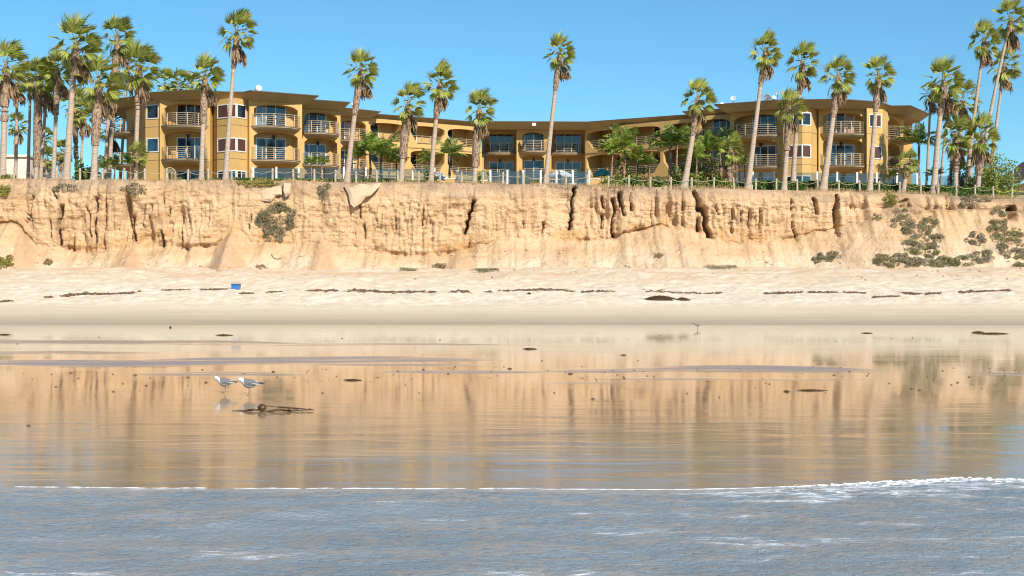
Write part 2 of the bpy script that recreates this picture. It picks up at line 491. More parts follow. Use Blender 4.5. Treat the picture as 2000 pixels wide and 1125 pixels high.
def water_mat():
    t = NT('sea_water'); v = t.coord()
    f = t.attr('foam').outputs['Fac']
    wob = t.noise(t.coord((1.0, 2.2, 1)), 1.3, 4, 0.6)
    vec = t.n('ShaderNodeVectorMath', operation='ADD')
    t.l(t.coord((1.5, 5.2, 1), (0, 0, R(-12))), vec.inputs[0])
    cmb = t.n('ShaderNodeCombineXYZ'); t.l(t.math('MULTIPLY', wob, 2.4), cmb.inputs[0]); t.l(t.math('MULTIPLY', wob, 3.0), cmb.inputs[1])
    t.l(cmb.outputs[0], vec.inputs[1])
    vo = t.n('ShaderNodeTexVoronoi', feature='DISTANCE_TO_EDGE'); vo.inputs['Scale'].default_value = 1.1
    t.l(vec.outputs[0], vo.inputs['Vector'])
    lace = t.rng(vo.outputs['Distance'], 0.0, 0.13, 1.0, 0.0)
    pat = t.noise(t.coord((0.35, 1.0, 1)), 1.4, 4, 0.6)
    th = t.math('SUBTRACT', 0.80, t.math('MULTIPLY', f, 0.42))
    gate = t.n('ShaderNodeMapRange'); t.l(pat, gate.inputs[0])
    t.l(t.math('SUBTRACT', th, 0.12), gate.inputs[1]); t.l(th, gate.inputs[2])
    foam = t.math('MULTIPLY', lace, gate.outputs[0])
    foam = t.math('MINIMUM', t.math('ADD', foam, t.math('MULTIPLY', t.rng(t.noise(t.coord((3, 9, 1)), 1.5, 3), 0.55, 0.68), t.math('MULTIPLY', gate.outputs[0], 0.5))), 1.0)
    deep = t.ramp(pat, [(0.3, (0.17, 0.205, 0.225)), (0.7, (0.25, 0.275, 0.285))])
    c = t.mix(foam, deep, (0.74, 0.76, 0.78))
    rp = t.math('ADD', t.noise(t.coord((8.5, 15, 1), (0, 0, R(14))), 1.0, 4, 0.62, 0.6), t.math('MULTIPLY', t.noise(t.coord((30, 46, 1), (0, 0, R(-10))), 1.0, 2), 0.40))
    t.out(c, t.math('ADD', t.math('MULTIPLY', foam, 0.5), 0.08), t.bump(rp, 1.0, 0.045), IOR=1.33)
water_mat()
def foam_mat():
    t = NT('foam_white'); v = t.coord()
    c = t.ramp(t.noise(v, 14, 3), [(0.3, (0.70, 0.72, 0.75)), (0.7, (0.86, 0.86, 0.85))])
    t.out(c, 0.7, t.bump(t.noise(v, 40, 2), 0.5, 0.01))
foam_mat()

# ---- the bluff
LIP_PX = [-900, 0, 250, 700, 1150, 1700, 2000, 2900]
LIP_D = [114, 112, 111.5, 112.5, 114.5, 117.5, 119, 123]
def lipD_px(px): return np.interp(px, LIP_PX, LIP_D)
def lipZ_px(px):
    y = np.interp(px, [0, 500, 1000, 1300, 1600, 1800, 1950, 2000], [350.5, 352, 360, 366.5, 371.5, 378, 385, 388])
    return EYE + (HZ - y) * lipD_px(px) / FPX
def px_of_x(X): return 1000 + np.asarray(X) * FPX / 114.0
def ground_z(X, Y):
    px = 1000 + np.asarray(X, float) * FPX / np.maximum(np.asarray(Y, float), 60)
    zl = lipZ_px(px) + 0.03
    t = np.clip((np.asarray(Y) - lipD_px(px) - 2.0) / 8.0, 0, 1)
    return zl + (10.1 - zl) * t

xs = np.concatenate([np.linspace(-260, -50, 60)[:-1], np.linspace(-50, 50, 1000), np.linspace(50, 260, 60)[1:]])
px = px_of_x(xs)
lD, lZ = lipD_px(px), lipZ_px(px)
softn = sstep(1520, 1780, px)
ledge_y = np.interp(px, [0, 300, 650, 1000, 1500, 2000], [393, 391, 398, 401, 404, 410]) + (fbm(xs*0.5, xs*0, 3, 5) - 0.5) * 14
TAL = [(-300,440),(0,432),(60,441),(100,478),(150,492),(235,492),(250,480),(300,485),(400,486),(440,478),(470,446),(500,470),(560,482),(630,470),
       (700,490),(800,500),(900,495),(1000,466),(1090,463),(1120,470),(1200,463),(1290,441),(1340,446),(1385,460),(1420,470),(1500,478),(1560,460),(1620,452),(1700,432),(1800,415),(2000,410),(2400,410)]
tal_y = np.interp(px, [p for p, _ in TAL], [y for _, y in TAL]) + (fbm(xs*1.1, xs*0+3, 4, 9) - 0.5) * 16
base_y = 527 + (fbm(xs*0.25, xs*0, 3, 21) - 0.5) * 10
fD = lD - 1.2
ledge_z = EYE + (HZ - ledge_y) * fD / FPX
tal_z = EYE + (HZ - tal_y) * (fD - 0.4) / FPX
bZ = EYE + (HZ - base_y) * 107 / FPX
topD = lD - 1.0 - 0.5*softn
midD = topD - 0.45 - softn * 0.9
baseD = midD - (tal_z - bZ) * (1.35 - 0.35*softn)
rows = []
def lerp(a, b, t): return a + (b - a) * t
for t in np.linspace(0, 1, 7)[:-1]:                       # the turf edge behind the lip
    rows.append((lD + 2.6*(1-t), lZ + 0.0*lD, np.full_like(xs, t), np.zeros_like(xs)))
n1, n2, n3 = 34, 84, 56
for t in np.linspace(0, 1, n1, endpoint=False):           # weathered upper slope
    e = t**1.5
    rows.append((lerp(lD, topD, math.sin(t*math.pi/2)**0.9), lerp(lZ, ledge_z, e), np.full_like(xs, 1 + t), np.full_like(xs, t)))
for t in np.linspace(0, 1, n2, endpoint=False):           # cut face
    und = 0.35 * math.exp(-((t - 0.97) / 0.06)**2)
    rows.append((lerp(topD, midD, t) + und*(1-softn)*sstep(0.40, 0.62, fbm(xs*0.3, xs*0, 3, 444)), lerp(ledge_z, tal_z, t), np.full_like(xs, 2 + t), np.ones_like(xs)))
for t in np.linspace(0, 1, n3):                           # fallen earth at the foot
    rows.append((lerp(midD, baseD, t**0.92) , lerp(tal_z, bZ, t), np.full_like(xs, 3 + t), np.full_like(xs, 1 - t)))
rows.append((baseD - 5, bZ - 1.6, np.full_like(xs, 4.2), np.zeros_like(xs)))
Yg = np.array([r[0] for r in rows]); Zg = np.array([r[1] for r in rows]); Sg = np.array([r[2] for r in rows]); Ag = np.array([r[3] for r in rows])
Xg = np.broadcast_to(xs, Yg.shape).copy()
PXg = 1000 + Xg * FPX / np.maximum(Yg, 80); PYg = HZ - (Zg - EYE) * FPX / Yg
SOFT = np.broadcast_to(softn, Yg.shape)
face = np.where((Sg >= 2) & (Sg < 3), 1.0, np.where(Sg < 2, np.clip(Sg - 1, 0, 1), np.clip(4 - Sg, 0, 1) * 0.35))
out = np.zeros_like(Yg)                                   # + is towards the sea
out += (fbm(Xg*0.16, Zg*0.10, 4, 31) - 0.5) * 2.2 * np.clip(Ag + 0.25, 0, 1) * (Sg > 1)
fl = np.abs(fbm(Xg*1.3 + fbm(Xg*0.6, Zg*0.5, 2, 77), Zg*0.22, 4, 41) - 0.5) * 2
out += -0.24 * np.clip(0.42 - fl, 0, 1) / 0.42 * face * (1 - 0.6*SOFT) * (0.35 + 0.9*fbm(Xg*0.2, Zg*0.3, 2, 51))
flz = 0.30 * np.exp(-((PXg - 810) / 90)**2) + 0.34 * np.exp(-((PXg - 1440) / 60)**2) + 0.16 * np.exp(-((PXg - 390)/60)**2) + 0.15
fine = np.abs(fbm(Xg*3.0 + 0.6*fbm(Xg, Zg, 2, 78), Zg*0.35, 3, 42) - 0.5) * 2
out += -flz * np.clip(0.35 - fine, 0, 1) / 0.35 * np.where((Sg >= 2) & (Sg < 3), 1 - np.abs(Sg - 2.4)*1.2, 0).clip(0, 1)
out += (fbm(Xg*0.25, Zg*3.0, 4, 61) - 0.5) * 0.17 * face
rid = np.abs(fbm(Xg*0.75 + 0.5*fbm(Xg*0.4, Zg*0.35, 3, 79), Zg*0.10, 4, 43, 0.45) - 0.5) * 2
out -= 0.55 * np.clip(0.22 - rid, 0, 1) / 0.22 * np.where(Sg < 3, np.clip(Sg - 1.0, 0, 1), np.clip(3.5 - Sg, 0, 0.5)) * 1.5*sstep(0.42, 0.72, fbm(Xg*0.14, Zg*0.12, 3, 53))
ril = np.abs(fbm(Xg*2.1 + 0.4*fbm(Xg*1.0, Zg*0.8, 3, 80), Zg*0.16, 3, 44, 0.45) - 0.5) * 2
out -= 0.09 * np.clip(0.25 - ril, 0, 1) / 0.25 * (Sg > 1.1) * np.clip(4 - Sg, 0, 1)
out += (fbm(Xg*1.4, Zg*1.6, 5, 71, 0.55) - 0.5) * 0.48 * (0.25 + 0.75*np.clip(face, 0, 1)) * (Sg > 1)
out += (fbm(Xg*4.5, Zg*4.5, 3, 81, 0.55) - 0.5) * 0.20 * (0.3 + 0.7*face) * (Sg > 1)
# a bench with an eroded, broken brow where the cut face starts
brow = (Sg > 1.86) & (Sg < 2.12)
out += 0.10 * np.where(brow, 1 - np.abs(Sg - 2.0)/0.13, 0).clip(0, 1) * fbm(Xg*0.7, Zg*0, 3, 91) * (1 - SOFT)
CR = [([(62.7,384),(56,410),(50.7,434)],3,.55),([(102,371),(108,389)],2.5,.4),([(118,402),(112,440),(110.5,478)],4,1.0),([(96.5,432),(96.5,464)],2.2,.4),
      ([(184,386),(183,430),(184,487)],3.4,.9),([(165,404),(172,420),(175,470)],2.2,.35),([(233,430),(232,450)],2.5,.3),([(257,424),(259,470)],3.5,.8),([(291,400),(293,415)],2.5,.4),
      ([(325,406),(325,424)],2.5,.4),([(312,450),(313,487)],2.8,.55),([(351,422),(351,482)],2.3,.4),([(489,420),(486,446)],2.4,.3),
      ([(710,440),(713,466)],2.4,.45),([(813,408),(813,427)],2,.35),([(929,392),(922,402),(916,414),(910,440),(906,457)],4.6,1.1),([(770,410),(771,448)],2.2,.4),
      ([(826,405),(825,440)],2,.35),([(735,428),(736,446)],2,.3),([(1124,367),(1118,400),(1111,449)],4,1.0),([(1061,434),(1058,459)],2.4,.5),([(1021,432),(1022,446)],2.3,.4),
      ([(1178,384),(1179,406)],3,.7),([(1175,418),(1176,446)],4.2,.9),([(1200,388),(1201,414),(1196,424),(1198,463)],4.0,1.0),([(1213,376),(1217,420)],4,.8),
      ([(1234,378),(1233,411)],2.8,.5),([(1359,373),(1365,412)],6,.8),([(1365,428),(1366,454)],3,.7),([(1372,404),(1378,430),(1386,465)],7,1.4),
      ([(1396,402),(1402,420)],2.4,.4),([(1430,410),(1430,455)],2.2,.4),([(1446,412),(1446,430)],2.2,.4),([(1484,408),(1485,455)],2.6,.5),([(1462,412),(1462,440)],2.2,.4),
      ([(1545,390),(1549,430),(1556,472)],2.4,.45),([(1588,388),(1592,400),(1597,418)],5,.8),([(1637,382),(1634,410),(1637,435),(1639,460)],5.5,1.4),
      ([(1849,383),(1852,409)],3,.6),([(1769,390),(1762,396)],9,.6),([(1976,404),(1980,430)],11,1.3),([(915,470),(914,485)],2.4,.3),([(280,400),(276,440)],2,.35),([(700,400),(703,425)],2.4,.4)]
jit = (fbm(Xg*0*0 + Zg*1.5, Xg*0.05, 4, 13) - 0.5)
for pts, w, dep in CR:
    ys_, xs_ = [p[1] for p in pts], [p[0] for p in pts]
    xc = np.interp(PYg, ys_, xs_) + jit * min(14, w*3.4)
    my = sstep(ys_[0] - 5, ys_[0] + 4, PYg) * (1 - sstep(ys_[-1] - 3, ys_[-1] + 4, PYg))
    wv = 0.72 * w * (0.45 + 1.1 * fbm(Zg*1.1, Zg*0 + xs_[0], 3, int(xs_[0])))
    out -= dep * 1.45 * my * np.exp(-(np.abs(PXg - xc) / wv)**3.5)
GUL = [(47,14,.5),(248,12,.5),(625,14,.7),(905,14,.5),(1102,14,.5),(1655,16,.5),(1722,16,.6),(455,18,.5),(345,10,.35),(1862,18,.5)]
for gx, w, dep in GUL:
    out -= dep * np.exp(-((PXg - gx + jit*10) / w)**2) * np.clip(Sg - 1, 0, 1) * np.clip((3.2 - Sg), 0, 1)
CONES = [(47,440,522,34),(248,472,524,38),(470,440,440,1),(445,470,525,48),(628,466,527,34),(900,485,520,30),(1340,446,520,90),(1110,480,520,60),(1690,470,525,60)]
cone = np.zeros_like(Yg)
for cx, ya, yb, hw in CONES:
    if hw < 5: continue
    tt = np.clip((PYg - ya) / (yb - ya), 0, 1)
    m = np.clip(1 - np.abs(PXg - cx + jit*8) / (4 + hw*tt), 0, 1) * (PYg > ya - 6) * sstep(ya - 6, ya + 6, PYg)
    out += np.minimum(m, 0.75) * 1.0 * (0.3 + tt) * np.where(hw > 50, 0.4, 1.0)
    cone = np.maximum(cone, np.clip(m*2.5, 0, 1) * (1.0 if hw < 50 else 0.45))
# rounded, slightly sagging lip
Zg = Zg + (fbm(Xg*0.35, Yg*0.2, 4, 101) - 0.5) * 0.30 * (Sg < 1.6) * (Sg > 0.2)
Zg = Zg + np.where(Sg > 3, (fbm(Xg*0.9, Yg*0.9, 5, 111, 0.6) - 0.5) * 0.55, 0)
Yb = Yg - out
topsoil = np.where(Sg < 2, np.clip(1.35 - np.abs(np.clip(Sg, 1, 2) - 1.18)*1.9, 0, 1), 0) * np.clip(sstep(0.30, 0.62, fbm(Xg*0.16 + 4, Zg*0.25, 4, 121)) + 0.55*sstep(740, 860, PXg)*(1 - sstep(1480, 1640, PXg)), 0, 1) 
topsoil = np.maximum(topsoil, sstep(0.55, 0.72, fbm(Xg*0.45, Zg*0.6, 4, 131)) * np.where(Sg < 1.8, 0.75, 0))
ochre = np.where((Sg > 2.55) & (Sg < 3.08), 1 - np.abs(Sg - 2.86)/0.3, 0).clip(0, 1) * sstep(0.38, 0.6, fbm(Xg*0.22, Zg*0.5, 3, 141))
topsoil = np.maximum(topsoil, 0.7 * sstep(0.50, 0.68, fbm(Xg*0.22, Zg*0.35, 4, 151)) * sstep(1690, 1800, PXg) * (Sg < 3.7))
tint = np.stack([cone, topsoil, ochre, np.ones_like(cone)], -1).reshape(-1, 4)
nr, nc = Yb.shape
BV = np.stack([Xg, Yb, Zg], -1).reshape(-1, 3)
bme = np_mesh('bluff', BV, grid_faces(nr, nc)[:, ::-1], MAT['bluff_earth'], True)
sandy = np.where(Sg > 3, np.clip((Sg - 3.35) / 0.5, 0, 1), 0) * (1 - 0.85*cone)
sa = bme.attributes.new('sandy', 'FLOAT', 'POINT'); sa.data.foreach_set('value', sandy.astype(np.float32).ravel())
att = bme.color_attributes.new('tint', 'FLOAT_COLOR', 'POINT')
att.data.foreach_set('color', tint.astype(np.float32).ravel())
bluff = tag(link('bluff', bme), 'tan eroded earth bluff rising behind the beach', None, None, 'structure')

# ---- ground on top of the bluff
gx = np.concatenate([np.linspace(-2500, -60, 14)[:-1], np.linspace(-60, 60, 61), np.linspace(60, 2500, 14)[1:]])
gyt = np.concatenate([np.linspace(0.8, 14, 12), np.array([30, 60, 120, 400, 1200, 4000])])
GX, GT = np.meshgrid(gx, gyt)
GY = lipD_px(1000 + GX * FPX / 114.0) + GT
GZ = np.where(GT < 40, ground_z(GX, GY) - 0.06, 10.04)
gme = np_mesh('ground', np.stack([GX, GY, GZ], -1).reshape(-1, 3), grid_faces(*GX.shape), MAT['soil'], True)
tag(link('ground', gme), 'level ground on top of the bluff around the hotel', None, None, 'structure')

# ---- dry beach
def beach_h(Y):
    return np.interp(Y, [76.0, 77.0, 82, 85, 88, 91, 94, 99, 103, 107, 112, 125], [-0.05, 0.0, 0.14, 0.34, 0.78, 1.22, 1.60, 2.20, 2.80, 3.15, 3.35, 3.5])
bx = np.concatenate([np.linspace(-400, -48, 40)[:-1], np.linspace(-48, 48, 560), np.linspace(48, 400, 40)[1:]])
by = np.concatenate([np.linspace(76.2, 86, 36)[:-1], np.linspace(86, 112, 175)])
BX, BY = np.meshgrid(bx, by)
edge = (fbm(BX*0.03, BX*0, 4, 201) - 0.5) * 2.0
BZ = beach_h(BY + edge * np.clip((112 - BY) / 20, 0, 1))
rough_m = sstep(87, 90.5, BY + edge)
BZ = BZ + rough_m * ((fbm(BX*1.3, BY*1.3, 4, 211, 0.6) - 0.5) * 0.20 + (fbm(BX*0.25, BY*0.3, 3, 221) - 0.5) * 0.55)
dents = fbm(BX*2.6, BY*2.6, 2, 231)
BZ = BZ - rough_m * 0.07 * sstep(0.60, 0.75, dents)
sme = np_mesh('beach', np.stack([BX, BY, BZ], -1).reshape(-1, 3), grid_faces(*BX.shape), MAT['beach_sand'], True)
tag(link('beach', sme), 'pale dry beach sand below the bluff', None, None, 'structure')

# ---- glassy wet flat
wx = np.concatenate([np.linspace(-400, -40, 30)[:-1], np.linspace(-40, 40, 240), np.linspace(40, 400, 30)[1:]])
wy = np.concatenate([np.array([3., 8, 12]), np.linspace(15, 36, 40)[:-1], np.linspace(36, 78.5, 240)])
WX, WY = np.meshgrid(wx, wy)
wpx = 1000 + WX * FPX / WY; wpy = HZ + EYE * FPX / WY
dry = np.zeros_like(WX)
for cx, cy, hw, hh, sl, k in [(200,668,520,4.5,0.010,.75),(640,673,420,2.5,0.006,.5),(60,689,240,3.5,0.004,.7),(250,709,330,7,-0.006,1.0),(620,703,330,6.5,0.0,1.0),
                           (420,731,170,4,0.004,.7),(900,727,160,3.5,0,.75),(1200,724,160,4,-0.004,.7),(1480,722,240,7,0.012,1.0),(1400,741,250,3,0,.45),(1960,730,80,4,0,.5),(1150,748,70,2.5,0,.5),(760,713,200,3,0.01,.5)]:
    q = ((wpx - cx)/hw)**2 + ((wpy - cy - sl*(wpx - cx) - (fbm(WX*0.25, WX*0, 3, int(cx)) - 0.5)*5)/hh)**2
    dry = np.maximum(dry, k * np.clip(1.6 - 1.3*q, 0, 1))
wz = dry * 0.006
wme = np_mesh('wet_flat', np.stack([WX, WY, wz], -1).reshape(-1, 3), grid_faces(*WX.shape), MAT['wet_sand'], True)
wa = wme.attributes.new('dry', 'FLOAT', 'POINT'); wa.data.foreach_set('value', dry.astype(np.float32).ravel())
tag(link('wet_sand', wme), 'wet mirror-like sand flat reflecting the bluff', None, None, 'structure')

# ---- the spent wave sliding over it
def swash_edge(X):
    p = 1000 + X * FPX / 17.8
    y = np.interp(p, [-500, 0, 300, 700, 1300, 1450, 1600, 1800, 1900, 2000, 2600], [951, 951.5, 954, 955, 957, 955, 950, 941, 936, 938, 941])
    return EYE * FPX / (y - HZ) + (fbm(X*1.3, X*0, 4, 301) - 0.5) * 0.10
ex = np.concatenate([np.linspace(-300, -14, 30)[:-1], np.linspace(-14, 14, 520), np.linspace(14, 300, 30)[1:]])
et = np.concatenate([np.array([0, .0045, .02, .035]), np.linspace(0.04, 1.0, 300)])
EX, ET = np.meshgrid(ex, et)
EDG = swash_edge(EX)
EY = -300 + (EDG + 300) * (1 - (1 - ET)) if False else None
y0 = np.where(ET < 0.04, -300 + ET/0.04*307, 7.0)
EY = np.where(ET < 0.04, y0, 7.0 + (EDG - 7.0) * (ET - 0.04) / 0.96)
dE = EDG - EY
ez = 0.004 + 0.022 * (1 - np.exp(-np.clip(dE, 0, 50) / 0.10))
chop = (fbm(EX*6 + EY, EY*11 - EX, 2, 331) - 0.5) * 0.010 + (fbm(EX*2.2 + 0.4*EY, EY*5.5 - 0.8*EX, 3, 311) - 0.5) * 0.042 + (fbm(EX*0.8, EY*2.0 - 0.25*EX, 3, 321) - 0.5) * 0.050
ez = ez + chop * np.clip(dE / 0.6, 0, 1)
epx = 1000 + EX * FPX / np.maximum(EY, 5); epy = HZ + EYE * FPX / np.maximum(EY, 5)
ry = np.interp(epx, [350, 520, 640, 860, 1000], [1038, 1016, 1004, 989, 984])
rm = np.exp(-((epx - 620) / 210)**2)
ridge = np.exp(-np.abs((epy - ry) / 9.0)**2.2) * rm
ez = ez + 0.085 * ridge * (EY > 5)
foam_a = np.clip(0.10 + 0.75 * np.exp(-dE / 0.8) * sstep(1250, 1700, epx) + 0.40 * np.exp(-dE/2.6) * sstep(900, 1700, epx) + 0.55*ridge*sstep(560, 760, epx)
                 + 0.16 * sstep(1050, 1125, epy) + 0.22*np.exp(-((epy-1060)/30)**2)*np.exp(-((epx-1450)/300)**2), 0, 1)
foam_a = np.where(dE < 0.015, 0, foam_a)
eme = np_mesh('sea', np.stack([EX, EY, ez], -1).reshape(-1, 3), grid_faces(*EX.shape), MAT['sea_water'], True)
fa = eme.attributes.new('foam', 'FLOAT', 'POINT'); fa.data.foreach_set('value', foam_a.astype(np.float32).ravel())
tag(link('sea_water', eme), 'thin blue-grey sheet of spent wave in the foreground', None, None, 'structure')

fb = MB(); fb.smooth = True
X = -11.0
while X < 11.0:
    p = 1000 + X * FPX / 17.8
    right = float(sstep(1330, 1800, p))
    L = rnd.uniform(0.12, 0.5) * (1 - 0.6*right)
    if rnd.random() < (0.22 if p < 1000 else 0.03) * (1 - right):
        X += rnd.uniform(0.05, 0.2); continue
    npt = 7
    w = rnd.uniform(0.003, 0.007) + 0.008 * right * rnd.uniform(0.3, 1.3)
    pts, rr = [], []
    for i in range(npt):
        u = i / (npt - 1); xx = X + L*u
        pts.append((xx, float(swash_edge(np.array(xx))) - 0.01 + rnd.uniform(-.01, .01), 0.008 + w*0.5))
        rr.append(max(0.002, w * math.sin(math.pi * min(max(u, 0.06), 0.94)) * rnd.uniform(0.7, 1.3)))
    fb.tube(pts, rr, 6)
    if right > 0.15:
        for k in range(rnd.randint(2, 7)):
            fx = X + rnd.random()*L; fy = float(swash_edge(np.array(fx))) - abs(rnd.gauss(0, 0.16)) - 0.02
            r0 = rnd.uniform(0.004, 0.012) * right
            e_ = rnd.uniform(2, 7); fb.tube([(fx - r0*e_, fy, 0.026), (fx - r0, fy + rnd.uniform(-.03, .03), 0.03), (fx + r0, fy, 0.03), (fx + r0*e_, fy + rnd.uniform(-.04, .04), 0.026)], [r0*.2, r0, r0*.9, r0*.2], 5)
    X += L * rnd.uniform(0.8, 1.05)
tag(fb.build('foam', MAT['foam_white']), 'white foam line along the front edge of the wave', None, None, 'stuff')

# rays that find where a photo pixel meets the ground
bv_bluff = BVHTree.FromPolygons([tuple(v) for v in BV[:, :]], grid_faces(nr, nc)[:, ::-1].tolist())
SV = np.stack([BX, BY, BZ], -1).reshape(-1, 3)
bv_beach = BVHTree.FromPolygons([tuple(v) for v in SV], grid_faces(*BX.shape).tolist())
def cast(px_, py_):
    o = Vector((0, 0, EYE)); d = Vector(((px_ - 1000) / FPX, 1, (HZ - py_) / FPX)).normalized()
    best = None
    for b in (bv_bluff, bv_beach):
        h = b.ray_cast(o, d)
        if h[0] is not None and (best is None or h[3] < best[3]): best = h
    if d.z < 0:
        tt = -EYE / d.z
        if best is None or tt < best[3]: best = (o + d*tt, Vector((0, 0, 1)), 0, tt)
    return (best[0], best[1]) if best else (None, None)

# ------------------------------------------------------------------ the hotel
G0, F2, F3, SOF, RTOP = 10.1, 13.1, 16.1, 18.38, 19.1
LEV = [(G0, F2), (F2, F3), (F3, SOF + 0.12)]
hotel = empty('beach_hotel', (0, 145, G0), 'long three-storey ochre stucco hotel with curved balconies and flared eaves', 'hotel')

def frame(p0, p1):
    a = Vector((*p0, 0)); b = Vector((*p1, 0)); e = (b - a); w = e.length; e.normalize()
    M = Matrix(((e.x, -e.y, 0, a.x), (e.y, e.x, 0, a.y), (0, 0, 1, 0), (0, 0, 0, 1)))
    return M, w
def pd(px_, D): return (PX(px_, D), D)

PANES = {'d': 'pane_dark', 'b': 'pane_blue', 'c': 'pane_sky_blue', 'r': 'pane_blind', 's': 'pane_rose'}
def glazing(name, M, x0, x1, z0, z1, panes, y=0.0, fw=0.085, proud=0.05):
    """White frame with one pane per letter of panes."""
    mb = MB(M); n = len(panes); w = (x1 - x0) / n
    mb.box((x0 - fw, y - proud, z1), (x1 + fw, y - 0.002, z1 + fw))
    mb.box((x0 - fw, y - proud, z0 - fw), (x1 + fw, y - 0.002, z0))
    for i in range(n + 1):
        h = fw if i in (0, n) else fw*0.45
        xx = x0 - fw if i == 0 else (x1 if i == n else x0 + i*w - h)
        mb.box((xx, y - proud + (0.0 if i in (0, n) else 0.008), z0), (xx + (fw if i in (0, n) else 2*h), y - 0.002, z1))
    f = mb.build(name, MAT['white_frame'], hotel)
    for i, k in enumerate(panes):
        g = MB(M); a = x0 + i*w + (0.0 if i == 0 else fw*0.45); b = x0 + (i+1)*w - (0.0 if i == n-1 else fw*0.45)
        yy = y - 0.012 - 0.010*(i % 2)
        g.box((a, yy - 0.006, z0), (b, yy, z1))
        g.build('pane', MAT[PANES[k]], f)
    return f

def arc(x0, x1, proj, n=18, pw=2.6, y0=0.0):
    o = []
    for i in range(n + 1):
        u = -1 + 2*i/n
        o.append((x0 + (x1 - x0)*i/n, y0 - proj*(1 - abs(u)**pw)))
    return o
def rail_run(M, path, z, n_posts, par, h=1.05, n_rails=6, r=0.020):
    cum = [0.0]
    for a, b in zip(path, path[1:]): cum.append(cum[-1] + math.hypot(b[0]-a[0], b[1]-a[1]))
    for i in range(n_rails):
        zz = z + 0.14 + (h - 0.14)*i/(n_rails - 1)
        mb = MB(M); mb.tube([(x, y, zz) for x, y in path], r if i < n_rails-1 else r*1.25, 5)
        mb.build('rail', MAT['rail_metal'], par)
    for i in range(n_posts):
        s = cum[-1]*i/(n_posts - 1)
        x = np.interp(s, cum, [p[0] for p in path]); y = np.interp(s, cum, [p[1] for p in path])
        mb = MB(M); mb.box((x - .035, y - .035, z), (x + .035, y + .035, z + h + 0.03))
        mb.build('railing_post', MAT['rail_metal'], par)
def balcony(M, x0, x1, z, proj, pw=2.6, posts=6, depth=0.3, thick=0.34):
    """Bowed slab with a dark coping and a bowed rail."""
    o = arc(x0, x1, proj, 18, pw)
    inn = arc(x0 + 0.22, x1 - 0.22, proj*0.80, 18, pw)
    mb = MB(M)
    mb.prism(o + [(x1, depth), (x0, depth)], z - 0.16, z - 0.07)
    mb.prism(inn + [(x1 - .22, depth), (x0 + .22, depth)], z - thick, z - 0.162, o + [(x1, depth), (x0, depth)])
    b = mb.build('balcony', MAT['deck_stone'], hotel)
    oo = arc(x0 - .04, x1 + .04, proj + 0.05, 18, pw)
    t = MB(M); t.prism(oo + [(x1 + .04, depth - .02), (x0 - .04, depth - .02)], z - 0.068, z)
    t.build('coping', MAT['deck_trim'], b)
    rail_run(M, arc(x0 + .06, x1 - .06, proj - .06, 18, pw), z, posts, b)
    return b
def arch_hole(xa, xb, z0, zs, rise, n=12, flare=0.0, zf=1.05):
    """Opening outline; with flare the lower part narrows like a splayed parapet."""
    o = []
    if flare > 0:
        o += [(xa + flare, z0), (xb - flare, z0), (xb, z0 + zf)]
    else:
        o += [(xa, z0), (xb, z0)]
    for i in range(n + 1):
        u = 1 - 2*i/n
        o.append(((xa + xb)/2 + u*(xb - xa)/2, zs + rise*max(0.0, 1 - abs(u)**2.4)**0.6))
    if flare > 0: o.append((xa, z0 + zf))
    return o
def lantern(M, x, y, z):
    mb = MB(M)
    mb.box((x - .05, y - .04, z - .06), (x + .05, y, z + .10)); mb.box((x - .09, y - .24, z - .16), (x + .09, y - .06, z + .10))
    mb.prism([(x - .13, y - .28), (x + .13, y - .28), (x + .13, y - .03), (x - .13, y - .03)], z + .101, z + .17)
    mb.build('wall_lantern', MAT['lantern_metal'], hotel)

def mass(M, w, y0, depth, name='wall', z1=SOF + 0.1):
    mb = MB(M); mb.box((0, y0 - 0.004, 8.6), (w, y0 + depth, z1))
    return mb.build(name, MAT['stucco'], hotel)

FURN = []     # (frame, x, y, z, place words) for balcony furniture
def arch_bay(p0, p1, doors, place, recess=1.1, pil=0.42, proj=1.15, dx=(0.27, 0.78), depth=9, levels=(0, 1, 2), arch=True, posts=6, ground='dd', furn=True, rise=0.42):
    M, w = frame(p0, p1)
    mass(M, w, recess, depth)
    for li in levels:
        z0, z1 = LEV[li]
        hole = arch_hole(pil, w - pil, z0 + 0.002, z1 - 0.28 - rise - (0.1 if li == 2 else 0.15), rise) if arch else [(pil, z0 + .002), (w - pil, z0 + .002), (w - pil, z1 - 0.35), (pil, z1 - 0.35)]
        mb = MB(M); mb.plate([(0, z0), (w, z0), (w, z1), (0, z1)], hole, 0.0, recess - 0.006)
        mb.build('arcade_wall', MAT['stucco'], hotel)
        if li < 2:
            sl = MB(M); sl.box((0.02, 0.3, z1 - 0.16), (w - .02, recess - .012, z1 - 0.02)); sl.build('ceiling_slab', MAT['stucco_trim'], hotel)
        d = doors[li]
        if d:
            glazing('sliding_door', M, w*dx[0], w*dx[1], z0 + 0.06, z0 + 2.02, d, recess - 0.01)
        if li > 0:
            balcony(M, pil*0.35, w - pil*0.35, z0 + 0.03, proj, 2.6, posts, 0.5 * recess)
            lantern(M, w*0.52, recess - 0.02, z0 + 2.18 if li == 1 else z0 + 2.10)
            if furn: FURN.append((M, w, z0 + 0.035, recess, ('second-floor' if li == 1 else 'top-floor') + ' balcony ' + place))
    return M, w

